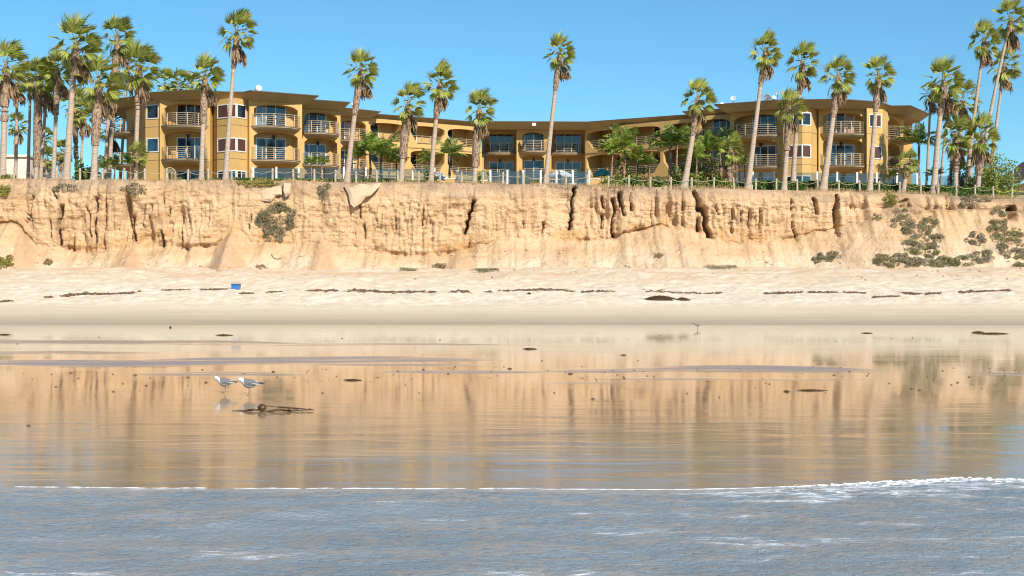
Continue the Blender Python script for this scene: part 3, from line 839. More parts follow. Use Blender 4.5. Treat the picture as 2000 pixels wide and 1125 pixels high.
def loggia_bay(p0, p1, doors, place, recess=2.6, depth=7, pil=0.20, flare=0.85, dx=(0.10, 0.52)):
    M, w = frame(p0, p1)
    mass(M, w, recess, depth)
    for li in (0, 1, 2):
        z0, z1 = LEV[li]
        hole = arch_hole(pil, w - pil, z0 + 0.18, z1 - (0.66 if li == 2 else 0.80), 0.30, 14, flare if li else 0.0, 1.15)
        mb = MB(M); mb.plate([(0, z0), (w, z0), (w, z1), (0, z1)], hole, 0.0, 0.34)
        mb.build('parapet_wall', MAT['stucco'], hotel)
        for xx in (0.0, w - 0.16):
            c = MB(M); c.box((xx + .003, 0.338, z0), (xx + 0.157, recess - .008, z1)); c.build('side_wall', MAT['stucco'], hotel)
        fl = MB(M); fl.box((0.16, 0.342, z0 - 0.20), (w - .16, recess - .01, z0 - 0.005)); fl.build('loggia_floor', MAT['stucco_trim'], hotel)
        if doors[li]:
            glazing('sliding_door', M, w*dx[0] + .2, w*dx[1] + .2, z0 + 0.06, z0 + 2.02, doors[li], recess - 0.012)
        if li:
            ledge = MB(M); ledge.box((0.03, -0.07, z0 - 0.30), (w - .03, -0.003, z0 - 0.19)); lb = ledge.build('ledge', MAT['stucco_trim'], hotel)
            xa, xb = pil + flare*0.62, w - pil - flare*0.62
            for i in range(5):
                zz = z0 + 0.30 + 0.18*i; sh = flare*(1 - (zz - z0 - 0.18)/1.15)
                t = MB(M); t.tube([(pil + sh - .03, 0.12, zz), (w - pil - sh + .03, 0.12, zz)], 0.020, 5); t.build('rail', MAT['rail_metal'], lb)
            for f in (0.3, 0.62):
                t = MB(M); xx = xa + (xb - xa)*f; t.box((xx - .03, .09, z0 + .18), (xx + .03, .15, z0 + 1.06)); t.build('railing_post', MAT['rail_metal'], lb)
            lantern(M, w*0.5, recess - 0.02, z0 + 2.12)
    return M, w

def window_bay(pts, wins, depth=8):
    """Canted oriel: plan points left to right; wins = per facet list of (level, x0 frac, x1 frac, panes)."""
    poly = [tuple(p) for p in pts]
    back = [(poly[-1][0], poly[-1][1] + depth), (poly[0][0], poly[0][1] + depth)]
    mb = MB(); mb.prism(poly + back, 8.6, SOF + 0.1); mb.build('wall', MAT['stucco'], hotel)
    for i in range(len(poly) - 1):
        M, w = frame(poly[i], poly[i+1])
        for zz in (F2 + .02, F3 + .02):
            b = MB(M); b.box((0.02, -0.02, zz - .03), (w - .02, -0.002, zz)); b.build('score_line', MAT['deck_trim'], hotel)
        for lv, a, b, panes, zo, h in wins[i]:
            z0 = LEV[lv][0] + zo
            glazing('window', M, w*a, w*b, z0, z0 + h, panes, 0.0)

# --- left wing
window_bay([pd(247, 134.5), pd(284, 128.3), pd(313, 127.6)], [[], [(2, .14, .86, 'd', .80, 1.12), (1, .14, .86, 'b', .80, 1.12)]])
arch_bay(pd(312, 127.3), pd(410, 127.3), ['db', 'bdb', 'ddd'], 'beside the leftmost window', dx=(.30, .82))
window_bay([pd(417, 128.2), pd(424, 127.2), pd(446, 126.2), pd(461, 126.1), pd(484, 127.6)],
           [[], [(2, .10, .97, 'r', .72, 1.06), (1, .10, .97, 'r', .72, 1.06), (0, .10, .97, 'd', .70, 1.2)],
            [(2, .06, .94, 'r', .72, 1.06), (1, .06, .94, 'r', .72, 1.06), (0, .06, .94, 'b', .70, 1.2)],
            [(2, .10, .78, 'd', .72, 1.06), (1, .10, .78, 'r', .72, 1.06), (0, .10, .78, 'db', .70, 1.2)]])
arch_bay(pd(487, 127.1), pd(590, 129.3), ['dbd', 'bdb', 'cdb'], 'under the white roof globe', dx=(.20, .74))
arch_bay(pd(588, 133.0), pd(665, 135.0), ['bdb', 'bdb', 'bdb'], 'one bay right of the white roof globe', dx=(.10, .72), pil=.34)
arch_bay(pd(660, 139.8), pd(720, 141.9), ['bd', 'dd', 'bs'], 'behind the leaning palm trunk left of centre', dx=(.12, .66), pil=.32, posts=5)
# left end: round balconies on the flank
Mend, wend = frame(pd(232, 138.5), pd(262, 130.6))
for z in (F2 + .03, F3 + .03):
    balcony(Mend, 2.2, 7.2, z, 1.55, 2.2, 6, 0.5)
glazing('sliding_door', Mend, 4.2, 5.6, F3 + .08, F3 + 2.0, 'bd', 0.9)
# --- left diagonal loggias, centre, right diagonal loggias
A, B = pd(720, 142.3), pd(940, 151.0)
def on(A, B, t): return (A[0] + (B[0]-A[0])*t, A[1] + (B[1]-A[1])*t)
loggia_bay(on(A, B, 0.00), on(A, B, 0.345), ['bd', 'bd', 'bd'], 'a')
loggia_bay(on(A, B, 0.345), on(A, B, 0.675), ['bd', 'bd', 'bd'], 'b')
loggia_bay(on(A, B, 0.675), on(A, B, 1.0), ['dd', 'dd', 'dd'], 'c')
arch_bay(pd(941, 154.4), pd(1010, 154.4), ['ddd', 'ddd', 'ddd'], 'left of the central arched bay', arch=False, pil=.22, proj=.75, dx=(.22, .88), posts=5)
arch_bay(pd(1009, 152.6), pd(1074, 152.6), ['db', 'db', 'bb'], 'in the central arched bay', pil=.62, proj=1.0, dx=(.24, .80), posts=5, rise=.34)
arch_bay(pd(1073, 154.4), pd(1144, 154.4), ['ddd', 'ddd', 'ddd'], 'right of the central arched bay', arch=False, pil=.22, proj=.75, dx=(.20, .86), posts=6)
A, B = pd(1143, 152.4), pd(1372, 141.8)
loggia_bay(on(A, B, 0.00), on(A, B, 0.33), ['db', 'db', 'db'], 'd', dx=(.40, .84))
loggia_bay(on(A, B, 0.33), on(A, B, 0.67), ['dd', 'dd', 'dd'], 'e', dx=(.40, .84))
loggia_bay(on(A, B, 0.67), on(A, B, 1.0), ['dd', 'bd', 'db'], 'f', dx=(.40, .84))
# --- right wing
arch_bay(pd(1362, 140.8), pd(1432, 138.6), ['bd', 'bd', 'bdb'], 'left of the four roof dishes', dx=(.32, .86), pil=.32, posts=5)
arch_bay(pd(1426, 137.4), pd(1526, 134.4), ['bdb', 'ddb', 'dbb'], 'under the roof dishes', dx=(.36, .80))
window_bay([pd(1523, 134.8), pd(1530, 133.6), pd(1567, 132.6), pd(1584, 133.0), pd(1597, 134.6)],
           [[], [(2, .10, .97, 'rd', .72, 1.06), (1, .10, .97, 'rr', .72, 1.06), (0, .10, .97, 'db', .70, 1.2)],
            [(2, .04, .90, 'd', .72, 1.06), (1, .04, .90, 'r', .72, 1.06), (0, .04, .90, 'b', .70, 1.2)], []])
arch_bay(pd(1599, 134.2), pd(1694, 134.4), ['bdb', 'bdb', 'bds'], 'on the right wing between the two window columns', dx=(.24, .78))
window_bay([pd(1693, 133.8), pd(1724, 134.6), pd(1733, 137.0)],
           [[(2, .18, .86, 'dr', .72, 1.06), (1, .22, .88, 'r', .72, 1.06), (0, .15, .85, 'rdd', .60, 1.2)], []])
Mr, wr = frame(pd(1731, 137.0), pd(1766, 142.8))
mass(Mr, wr, 1.0, 5.5)
for li in (0, 1, 2):
    z0, z1 = LEV[li]
    mb = MB(Mr); mb.plate([(0, z0), (wr, z0), (wr, z1), (0, z1)], arch_hole(.6, wr - 1.6, z0 + .002, z1 - .95, .5), 0.0, 0.995); mb.build('arcade_wall', MAT['stucco'], hotel)
    glazing('sliding_door', Mr, wr*.16, wr*.52, z0 + .06, z0 + 2.02, 'bdb' if li else 'db', 0.99)
    if li:
        balcony(Mr, 0.4, wr - 0.2, z0 + .03, 2.0, 2.2, 7, 0.5)
        FURN.append((Mr, wr, z0 + .035, 0.9, ('second-floor' if li == 1 else 'top-floor') + ' round balcony at the right end of the hotel'))
# a rear wing glimpsed past the right corner
mb = MB(); mb.box((PX(1752, 147), 147, 8.6), (PX(1782, 147), 156, SOF + .05)); mb.build('wall', MAT['stucco'], hotel)

# --- roof: one flared-eave slab that steps back bay by bay
RF = [(209, 135.5), (211, 132.6), (224, 131.2), (255, 130.4), (292, 126.9), (390, 125.0), (435, 126.4), (478, 126.6), (490, 125.6), (622, 129.2), (611, 132.0), (683, 134.0), (672, 138.4), (743, 141.6),
      (734, 143.6), (846, 147.6), (911, 150.4), (1150, 150.9), (1344, 144.2), (1333, 141.6), (1408, 139.3), (1395, 135.8), (1517, 132.4), (1560, 132.0), (1640, 131.6),
      (1716, 133.6), (1740, 136.8), (1778, 136.6), (1816, 144.0)]
front = [pd(a, b) for a, b in RF]
poly = front + [(41.5, 158), (20, 166), (-24, 164), (-40.5, 148)]
def inset(poly, d):
    o = []; n = len(poly)
    for i in range(n):
        a, b, c = Vector(poly[i-1]), Vector(poly[i]), Vector(poly[(i+1) % n])
        e1 = (b - a).normalized(); e2 = (c - b).normalized()
        n1 = Vector((-e1.y, e1.x)); n2 = Vector((-e2.y, e2.x))
        m = (n1 + n2); k = max(0.35, 1 + n1.dot(n2))
        o.append(tuple(b + m * (d / k)))
    return o
inn = inset(poly, 0.85)
loop2 = [Vector((x, y, 0)) for x, y in poly]; loop3 = [Vector((x, y, 0)) for x, y in inn]
n = len(poly)
mb = MB()
mb.add([(x, y, SOF) for x, y in inn] + [(x, y, RTOP - .07) for x, y in poly], [(i, (i+1) % n, n + (i+1) % n, n + i) for i in range(n)])
mb.add([(x, y, SOF) for x, y in inn], [tuple(t)[::-1] for t in tessellate_polygon([loop3])])
mb.add([(x, y, RTOP - .075) for x, y in poly], [tuple(t) for t in tessellate_polygon([loop2])])
roof = mb.build('roof', MAT['stucco_trim'], hotel)
pe = inset(poly, -0.05)
mb = MB()
mb.add([(x, y, RTOP - .068) for x, y in pe] + [(x, y, RTOP) for x, y in pe], [(i, (i+1) % n, n + (i+1) % n, n + i) for i in range(n)] +
       [tuple(t)[::-1] for t in tessellate_polygon([[Vector((x, y, 0)) for x, y in pe]])] + [tuple(n + i for i in t) for t in tessellate_polygon([[Vector((x, y, 0)) for x, y in pe]])])
mb.build('roof_edge', MAT['roof_edge'], roof)

# --- things on the roof
def roof_pt(px_, D): return (PX(px_, D), D, RTOP + 0.002)
def ball_dome(px_, D, r, label):
    t = empty('satellite_dome', roof_pt(px_, D), label, 'antenna')
    mb = MB(Matrix.Translation(t.location)); mb.lathe([(0, 0), (r*.62, 0), (r*.5, .22), (0, .22)], n=12); mb.build('base', MAT['grey_metal'], t)
    mb = MB(Matrix.Translation(t.location)); mb.smooth = True
    mb.lathe([(r*math.cos(a), .2 + r*.85 + r*math.sin(a)*1.1) for a in np.linspace(-math.pi/2, math.pi/2, 12)], n=16); mb.build('dome', MAT['dish_white'], t)
ball_dome(505, 128.4, .32, 'white globe antenna on the left wing roof')
def dish(px_, D, r, h, az, tilt, label, dark=False):
    t = empty('satellite_dish', roof_pt(px_, D), label, 'antenna', 'dishes on the hotel roof')
    mb = MB(Matrix.Translation(t.location)); mb.tube([(0, 0, 0), (0, 0, h)], .045, 6); mb.box((-.25, -.25, 0), (.25, .25, .06)); mb.build('mast', MAT['grey_metal'], t)
    Mx = Matrix.Translation(Vector(t.location) + Vector((0, -.05, h))) @ Matrix.Rotation(R(az), 4, 'Z') @ Matrix.Rotation(R(90 - tilt), 4, 'X')
    mb = MB(Mx); mb.smooth = True
    mb.lathe([(0, -.10), (r*.5, -.06), (r*.85, .02), (r, .07), (r*.97, .09), (r*.8, .04), (0, -.06)], n=18)
    mb.build('reflector', MAT['grey_metal'] if dark else MAT['dish_white'], t)
    mb = MB(Mx); mb.tube([(0, -r*.8, .02), (0, -r*.2, r*.9)], .025, 5); mb.box((-.06, -r*.28, r*.85), (.06, -r*.1, r*1.0)); mb.build('feed_arm', MAT['grey_metal'], t)
dish(1411, 140.5, .30, .45, 30, 30, 'leftmost low white dish on the right wing roof')
dish(1432, 137.6, .26, .75, -25, 20, 'white dish on a dark mast, second from the left on the roof')
dish(1498, 135.2, .36, .55, 0, 12, 'dark round dish on the right wing roof', True)
dish(1519, 135.2, .20, .95, -50, 30, 'small white dish rightmost on the roof')
def vent_hood(px_, D, label, mat, s=1.0):
    t = empty('roof_vent', roof_pt(px_, D), label, 'vent')
    mb = MB(Matrix.Translation(t.location)); mb.tube([(0, 0, 0), (0, 0, .40*s)], .13*s, 10); mb.build('pipe', MAT[mat], t)
    mb = MB(Matrix.Translation(t.location)); mb.lathe([(.13*s, .34*s), (.26*s, .36*s), (.22*s, .5*s), (0, .66*s)], n=12); mb.build('hood', MAT[mat], t)
vent_hood(1511, 134.9, 'white hooded vent beside the dark roof dish', 'dish_white', 1.1)
vent_hood(1480, 135.6, 'white hooded vent left of the dark roof dish', 'dish_white', .9)
vent_hood(690, 139.6, 'white vent on the lower left roof step', 'dish_white', 1.0)
t = empty('antenna_hoop', roof_pt(1487, 135.4), 'thin dark hoop antenna left of the dark roof dish', 'antenna')
mb = MB(Matrix.Translation(t.location)); mb.tube([(-.28, 0, 0), (-.28, 0, .5)] + [(-.28*math.cos(a), 0, .5 + .28*math.sin(a)) for a in np.linspace(.2, math.pi, 9)] + [(.28, 0, .2)], .022, 5); mb.build('hoop', MAT['grey_metal'], t)
t = empty('roof_lamp', (PX(1043, 150.2), 149.92, RTOP - 0.42), 'white floodlight under the eave above the central bay', 'light')
mb = MB(Matrix.Translation(t.location)); mb.box((-.2, -.16, -.14), (.2, .10, .14)); mb.build('housing', MAT['dish_white'], t)
mb = MB(Matrix.Translation(t.location)); mb.tube([(0, .1, 0), (0, .55, .05)], .03, 5); mb.build('bracket', MAT['grey_metal'], t)

# --- furniture on the balconies
def make_chair():
    t = empty('patio_chair', (0, 0, 0), 'x', 'chair')
    mb = MB(); mb.box((-.24, -.24, .40), (.24, .24, .46)); mb.build('seat', MAT['dark_furniture'], t)
    mb = MB(); mb.add([(-.24, .22, .46), (.24, .22, .46), (.24, .27, .46), (-.24, .27, .46), (-.24, .34, .92), (.24, .34, .92), (.24, .38, .92), (-.24, .38, .92)],
                      [(0,1,5,4),(1,2,6,5),(2,3,7,6),(3,0,4,7),(4,5,6,7),(3,2,1,0)]); mb.build('backrest', MAT['dark_furniture'], t)
    for sx in (-1, 1):
        for sy in (-1, 1):
            mb = MB(); mb.tube([(sx*.21, sy*.21, 0), (sx*.21, sy*.21, .40)], .022, 5); mb.build('leg', MAT['dark_furniture'], t)
        mb = MB(); mb.box((sx*.27 - .025, -.2, .60), (sx*.27 + .025, .28, .64)); mb.build('armrest', MAT['dark_furniture'], t)
    return t
def make_table():
    t = empty('patio_table', (0, 0, 0), 'x', 'table')
    mb = MB(); mb.lathe([(0, .66), (.36, .66), (.36, .70), (0, .70)], n=14); mb.build('table_top', MAT['dark_furniture'], t)
    mb = MB(); mb.tube([(0, 0, 0), (0, 0, .66)], .035, 6); mb.build('column', MAT['dark_furniture'], t)
    mb = MB(); mb.lathe([(0, 0), (.24, 0), (.22, .04), (0, .04)], n=12); mb.build('foot', MAT['dark_furniture'], t)
    return t
pc, pt_ = make_chair(), make_table()
first = [True, True]
def put(proto, k, M, x, y, z, rz, label, group):
    o = proto if first[k] else copy_tree(proto); first[k] = False
    o.location = M @ Vector((x, y, z)); ang = math.atan2(M[1][0], M[0][0]); o.rotation_euler = (0, 0, ang + rz)
    o['label'] = label; o['group'] = group
for M, w, z, rec, place in FURN:
    if 'under the white roof globe' in place or w > 2.5:
        place = place.replace('second-floor balcony ', 'second-floor balcony ').strip()
        s = rnd.uniform(-.1, .1)
        put(pt_, 1, M, w*.42 + s, -.28, z, 0, 'round table on the ' + place, 'balcony tables')
        put(pc, 0, M, w*.42 - .75 + s, -.15, z, R(70), 'left chair on the ' + place, 'balcony chairs')
        put(pc, 0, M, w*.42 + .75 + s, -.15, z, R(-70), 'right chair on the ' + place, 'balcony chairs')

# ------------------------------------------------------------------ fan palms bent by the sea wind
WIND = Vector((1.0, 0.12, 0.0))
def fan_frond(r, az, el, length, dry=False, wind=1.0, segs=19):
    """One fan leaf: a stalk that leaves the crown and bows downwind, blade fingers streaming on from its end. Returns verts, quads."""
    V, Fq = [], []
    d0 = Vector((math.cos(az)*math.cos(el), math.sin(az)*math.cos(el), math.sin(el)))
    wv = WIND * wind
    pt = d0 * 0.16; d = d0.copy(); st = length * 0.52
    path = [pt.copy()]
    for i in range(4):
        d = (d + wv*0.10 + Vector((0, 0, -0.05 if not dry else -0.30))).normalized()
        pt = pt + d * st/4; path.append(pt.copy())
    side = d.cross(Vector((0, 0, 1)))
    if side.length < 0.1: side = d.cross(Vector((0, 1, 0)))
    side.normalize(); up = side.cross(d).normalized()
    w0 = 0.022
    for i, q in enumerate(path):
        V += [q - side*w0, q + side*w0]
        if i: Fq.append((2*i-2, 2*i-1, 2*i+1, 2*i))
    for i in range(len(path)): pass
    bl = length * 0.62
    spread = r.uniform(0.8, 1.4) if not dry else r.uniform(0.25, 0.5)
    roll = r.uniform(-0.7, 0.7)
    s2 = side*math.cos(roll) + up*math.sin(roll); u2 = up*math.cos(roll) - side*math.sin(roll)
    for k in range(segs):
        a = (k/(segs-1)*2 - 1) * spread + r.uniform(-.05, .05)
        ln = bl * (0.72 + 0.28*math.cos(a)) * r.uniform(0.82, 1.1)
        dd = (d*math.cos(a) + s2*math.sin(a) + u2*0.18*abs(math.sin(a))).normalized()
        p0 = pt.copy(); wd = bl * 0.052 * r.uniform(.8, 1.2)
        sd = dd.cross(u2).normalized()
        b = len(V); cur = p0; prev = dd
        widths = [wd*.35, wd, wd*.75, wd*.12]
        for j in range(4):
            V += [cur - sd*widths[j], cur + sd*widths[j] + u2*widths[j]*0.5]
            if j: Fq.append((b+2*j-2, b+2*j-1, b+2*j+1, b+2*j))
            prev = (prev + wv*(0.06 + 0.11*j)*r.uniform(.6, 1.3) + Vector((0, 0, (-0.03 - 0.09*j) * (2.2 if dry else 1)))).normalized()
            cur = cur + prev * ln/3
    return V, Fq
def crown_fronds(seed, n=38, size=1.0, wind=1.0):
    r = random.Random(seed); o = []
    for i in range(n):
        q = (i + r.random()) / n
        el = R(88 - 140*q) + r.uniform(-.15, .15)
        az = i*2.39996 + r.uniform(-.4, .4)
        L = size * r.uniform(1.50, 2.0) * (1.08 - 0.22*q)
        o.append(fan_frond(r, az, el, L, False, wind * r.uniform(.7, 1.35)))
    return o
def dry_fronds(seed, n=14, size=1.0):
    r = random.Random(seed); V, Fq = [], []
    for i in range(n):
        az = r.gauss(0.2, 1.3); el = R(r.uniform(-70, -25))
        v, f = fan_frond(r, az, el, size*r.uniform(1.0, 1.5), True, r.uniform(.25, .7), 9)
        b = len(V); V += [q + Vector((0, 0, -r.uniform(.1, .7))) for q in v]; Fq += [tuple(b+i for i in t) for t in f]
    return V, Fq
NV = 6
FROND, CROWNJ, SKIRT, HEART = [], [], [], []
for s in range(NV):
    fr = crown_fronds(100 + s, 36, 0.92, 1.0)
    FROND.append([np_mesh('frond', [tuple(q) for q in v], f, MAT['palm_green']) for v, f in fr])
    V, Fq = [], []
    for v, f in crown_fronds(200 + s, 32, 0.86, 0.85):
        b = len(V); V += [tuple(q) for q in v]; Fq += [tuple(b+i for i in t) for t in f]
    CROWNJ.append(np_mesh('crown', V, Fq, MAT['palm_green']))
    v, f = dry_fronds(300 + s, 16)
    SKIRT.append(np_mesh('dead_skirt', [tuple(q) for q in v], f, MAT['palm_dry']))
    mb = MB(); mb.smooth = True
    mb.lathe([(0.20, -.9), (.25, -.45), (.24, -.1), (.15, .18), (.05, .42), (0, .46)], n=9)
    o = mb.build('tmp', MAT['palm_boots']); HEART.append(o.data); bpy.data.objects.remove(o)

def fan_palm(bpx, D, cpx, cy, label, group, size=1.0, bow=0.0, rb=0.30, rt=0.17, front=True, boots=1.6, skirt=True, gz=None, name='fan_palm'):
    base = Vector((PX(bpx, D), D, 0)); base.z = float(ground_z(base.x, D)) - 0.15 if gz is None else gz
    top = P(cpx, cy, D)
    t = empty(name, base, label, 'palm tree', group)
    h = top - base; N = 14; pts, rr = [], []
    for i in range(N + 1):
        u = i/N
        q = base + Vector((h.x*(u + bow*u*(1-u)), 0, h.z*u))
        pts.append(q - base)
        flare = 1 + 0.55*math.exp(-u*h.z/0.5)
        rr.append(0.78 * (rb + (rt - rb)*u) * flare * (1 + rnd.uniform(-.03, .03)))
    mb = MB(); mb.smooth = True; mb.tube(pts, rr, 12, False)
    mb2 = mb; me_o = mb2.build('trunk', MAT['palm_trunk'], None); me_o.parent = t
    if boots > 0:
        zb = max(0.3, h.z - boots - .3); a = zb/h.z
        q0 = [Vector((h.x*(u + bow*u*(1-u)), 0, h.z*u)) for u in np.linspace(a, 1.0, 12)]
        mb = MB(); mb.smooth = False
        mb.tube([p_ + Vector((rnd.uniform(-.02, .02), 0, 0)) for p_ in q0], [rt*(1.0 + .55*math.sin(math.pi*min(1, .12 + i/11*.75)))*rnd.uniform(.9, 1.1) for i in range(12)], 11, False)
        k = 0
        for p_ in q0[1:-1]:                       # stubs of cut leaf stalks
            for j in range(7):
                a2 = j*0.9 + k*0.45; d = Vector((math.cos(a2), math.sin(a2), 0)); k += 1
                b0 = p_ + d*rt*1.1
                mb.tube([b0, b0 + d*.06 + Vector((0, 0, .16))], [.05, .02], 4, False)
        o = mb.build('leaf_bases', MAT['palm_boots'], None); o.parent = t
    v = rnd.randrange(NV); rz = rnd.uniform(-.25, .25)
    if front:
        c = link('crown', HEART[v], t, h); c.rotation_euler = (0, 0, rz); c.scale = (size*.93,)*3
        sx = rnd.uniform(.9, 1.05)
        for me in FROND[v]:
            f = bpy.data.objects.new('frond', me); COL.objects.link(f); f.parent = c; f.scale = (sx*.94, rnd.uniform(.85, 1.1), rnd.uniform(1.0, 1.25))
    else:
        c = link('crown', CROWNJ[v], t, h); c.rotation_euler = (0, 0, rz); c.scale = (size*.9,)*3
    if skirt:
        s = link('dead_skirt', SKIRT[v], t, h - Vector((0, 0, .25*size))); s.scale = (size*.95,)*3; s.rotation_euler = (0, 0, rnd.uniform(-.3, .5))
    return t
GF, GL, GR = 'palms along the bluff edge', 'palm grove left of the hotel', 'palm grove right of the hotel'
# heart of the crown is placed a little below its visual middle
fan_palm(393, 114.5, 401, 152, 'bushy fan palm in front of the leftmost balconies', GF, 1.0, -.3, .27, .20, boots=3.4)
fan_palm(440, 115.0, 462, 68, 'tallest fan palm left of centre, crown near the top of the picture', GF, 1.12, -.25, .29, .15, boots=2.4)
fan_palm(677, 114.5, 705, 140, 'leaning fan palm in front of the stepped left roofs', GF, .98, -.25, .30, .19, boots=3.2)
fan_palm(783, 115.0, 798, 205, 'short fan palm with drooping dead leaves left of centre', GF, .95, -.5, .26, .23, boots=4.0)
fan_palm(841, 115.5, 859, 167, 'fan palm standing between two left loggias', GF, .95, -.3, .27, .19, boots=2.4)
fan_palm(926, 115.5, 937, 218, 'shortest fan palm with a brown beard left of the centre bay', GF, .98, -.4, .25, .22, boots=4.2)
fan_palm(1065, 116.2, 1093, 108, 'tall slender fan palm in front of the central bay', GF, .92, -.2, .27, .15, boots=2.6)
fan_palm(1335, 116.6, 1364, 196, 'fan palm leaning right at the lush thicket', GF, .92, .05, .36, .19, boots=2.6)
fan_palm(1460, 117.5, 1494, 105, 'tall leaning fan palm below the roof dishes', GF, .98, -.1, .32, .16, boots=2.4)
fan_palm(1547, 121.0, 1567, 126, 'fan palm behind the shorter one at the right window bay', GF, 1.0, -.2, .28, .18, boots=2.2)
fan_palm(1531, 117.6, 1543, 214, 'short fan palm in front of the right window bay', GF, .88, -.2, .28, .21, boots=3.4)
fan_palm(1607, 117.8, 1638, 152, 'leaning fan palm in front of the right wing balconies', GF, 1.0, .0, .38, .19, boots=3.0)
fan_palm(1698, 118.5, 1716, 150, 'upright fan palm at the right windows of the hotel', GF, .98, -.15, .30, .18, boots=2.6)
fan_palm(1823, 119.5, 1843, 163, 'broad fan palm just right of the hotel', GR, 1.2, -.25, .36, .20, boots=2.4)
fan_palm(1763, 119.3, 1774, 318, 'dwarf fan palm before the right end balconies', GF, .62, -.2, .24, .20, boots=1.0, skirt=False)
fan_palm(1424, 118.4, 1428, 296, 'small fan palm with hanging dead leaves beside the thicket', GF, .82, -.2, .22, .2, boots=2.0)
fan_palm(264, 114.2, 269, 305, 'dwarf fan palm before the left end balconies', GF, .62, -.2, .17, .14, boots=1.0, skirt=False)
# right grove
fan_palm(1884, 124, 1922, 82, 'tall thin palm with a ragged grey crown at upper right', GR, 1.0, -.1, .26, .13, boots=1.2)
fan_palm(1905, 126, 1974, 42, 'tall leaning palm cut by the top of the picture at right', GR, 1.15, -.2, .26, .13, boots=.8)
fan_palm(1929, 130, 1962, 130, 'thin palm rightmost in the right grove', GR, 1.05, -.15, .26, .12, boots=.8)
fan_palm(1809, 130, 1818, 185, 'small-crowned palm right behind the hotel corner', GR, .8, -.1, .18, .12, front=False, boots=.8)
fan_palm(1835, 134, 1852, 218, 'thin curved palm behind the broad palm on the right', GR, .8, -.4, .18, .12, front=False, boots=.6)
fan_palm(1868, 128, 1880, 196, 'palm with spread drooping leaves in the right grove', GR, 1.25, -.2, .24, .18, front=False, boots=2.4)
fan_palm(1866, 122, 1868, 268, 'low palm with a brown beard left of the big bush', GR, .98, -.1, .28, .24, boots=2.6)
fan_palm(1892, 128, 1897, 285, 'low yellowish palm between two bearded palms', GR, .85, -.1, .26, .2, front=False, boots=1.0)
fan_palm(1908, 121, 1918, 270, 'low bearded palm in front of the big bush', GR, 1.05, -.05, .26, .24, boots=2.8)
fan_palm(1855, 126, 1860, 280, 'low palm at the left of the bearded group', GR, .7, -.1, .20, .15, front=False, boots=.8)
# left grove
fan_palm(5, 113.8, 12, 132, 'leftmost thick fan palm cut by the picture edge', GL, 1.15, -.2, .34, .24, boots=4.0)
fan_palm(30, 124, 34, 160, 'thin orange-trunked palm second from the left edge', GL, .95, -.1, .22, .14, front=False, boots=1.0)
fan_palm(54, 122, 60, 152, 'thin palm third from the left edge', GL, .9, -.1, .20, .13, front=False, boots=1.0)
fan_palm(70, 119, 76, 155, 'rough-barked palm in front of the white house', GL, 1.1, -.1, .24, .22, boots=7.0)
fan_palm(78, 121, 92, 172, 'thin orange-trunked palm right of the rough-barked one', GL, 1.0, -.2, .22, .14, boots=1.0)
fan_palm(104, 118, 113, 140, 'palm with thick crown close left of the tallest left palm', GL, 1.0, -.2, .26, .17, boots=3.6)
fan_palm(129, 114.0, 148, 92, 'largest palm of the left grove with a wide crown', GL, 1.35, -.15, .38, .24, boots=2.2)
fan_palm(152, 128, 146, 205, 'dark curved palm in the shade of the left grove', GL, 1.05, .5, .20, .16, front=False, boots=5.0)
fan_palm(155, 124, 163, 222, 'slim palm with a low crown in the left grove', GL, .95, .2, .17, .12, front=False, boots=1.2)
fan_palm(183, 114.2, 193, 165, 'stout palm with a full crown left of the hotel', GL, 1.25, -.35, .34, .25, boots=4.6)
fan_palm(203, 122, 214, 178, 'slim palm behind the stout one left of the hotel', GL, .9, -.1, .2, .14, front=False, boots=1.0)
fan_palm(193, 127, 184, 200, 'thin dark palm between the grove and the hotel', GL, .85, .2, .15, .11, front=False, boots=.8)
fan_palm(212, 126, 230, 75, 'tallest swaying palm of the left grove', GL, 1.15, -.3, .24, .22, boots=3.4)
fan_palm(232, 140, 250, 128, 'tall palm behind the left end of the hotel', GL, 1.2, -.1, .22, .16, front=False, boots=1.2)
fan_palm(264, 114.8, 272, 138, 'fan palm in front of the left end balconies', GL, 1.2, -.2, .25, .20, boots=2.8)
fan_palm(20, 150, 33, 246, 'short distant palm behind the white house', GL, .9, -.4, .2, .15, front=False, boots=.8)
fan_palm(75, 150, 84, 268, 'short distant palm behind the orange trunks', GL, .8, -.3, .2, .15, front=False, boots=.8)
fan_palm(88, 145, 92, 310, 'lowest yellowish palm beyond the left fence', GL, .85, 0, .18, .14, front=False, boots=.4, skirt=False)
fan_palm(113, 140, 121, 298, 'low leaning palm beyond the left fence', GL, .85, -.1, .2, .16, front=False, boots=1.4)
fan_palm(210, 142, 213, 250, 'wide dark palm beside the left end balcony', GL, 1.15, 0, .2, .16, front=False, boots=1.0)
for bx_, cx_, cy_, s_, l_ in [(318, 322, 160, 1.0, 'palm crown peeking left over the left wing roof'), (345, 348, 164, 1.15, 'yellow-green palm crown peeking over the middle of the left wing roof'), (374, 376, 168, 1.0, 'palm crown peeking right over the left wing roof')]:
    fan_palm(bx_, 158, cx_, cy_, l_, 'palms behind the hotel', s_, 0, .2, .16, front=False, boots=0, skirt=False)

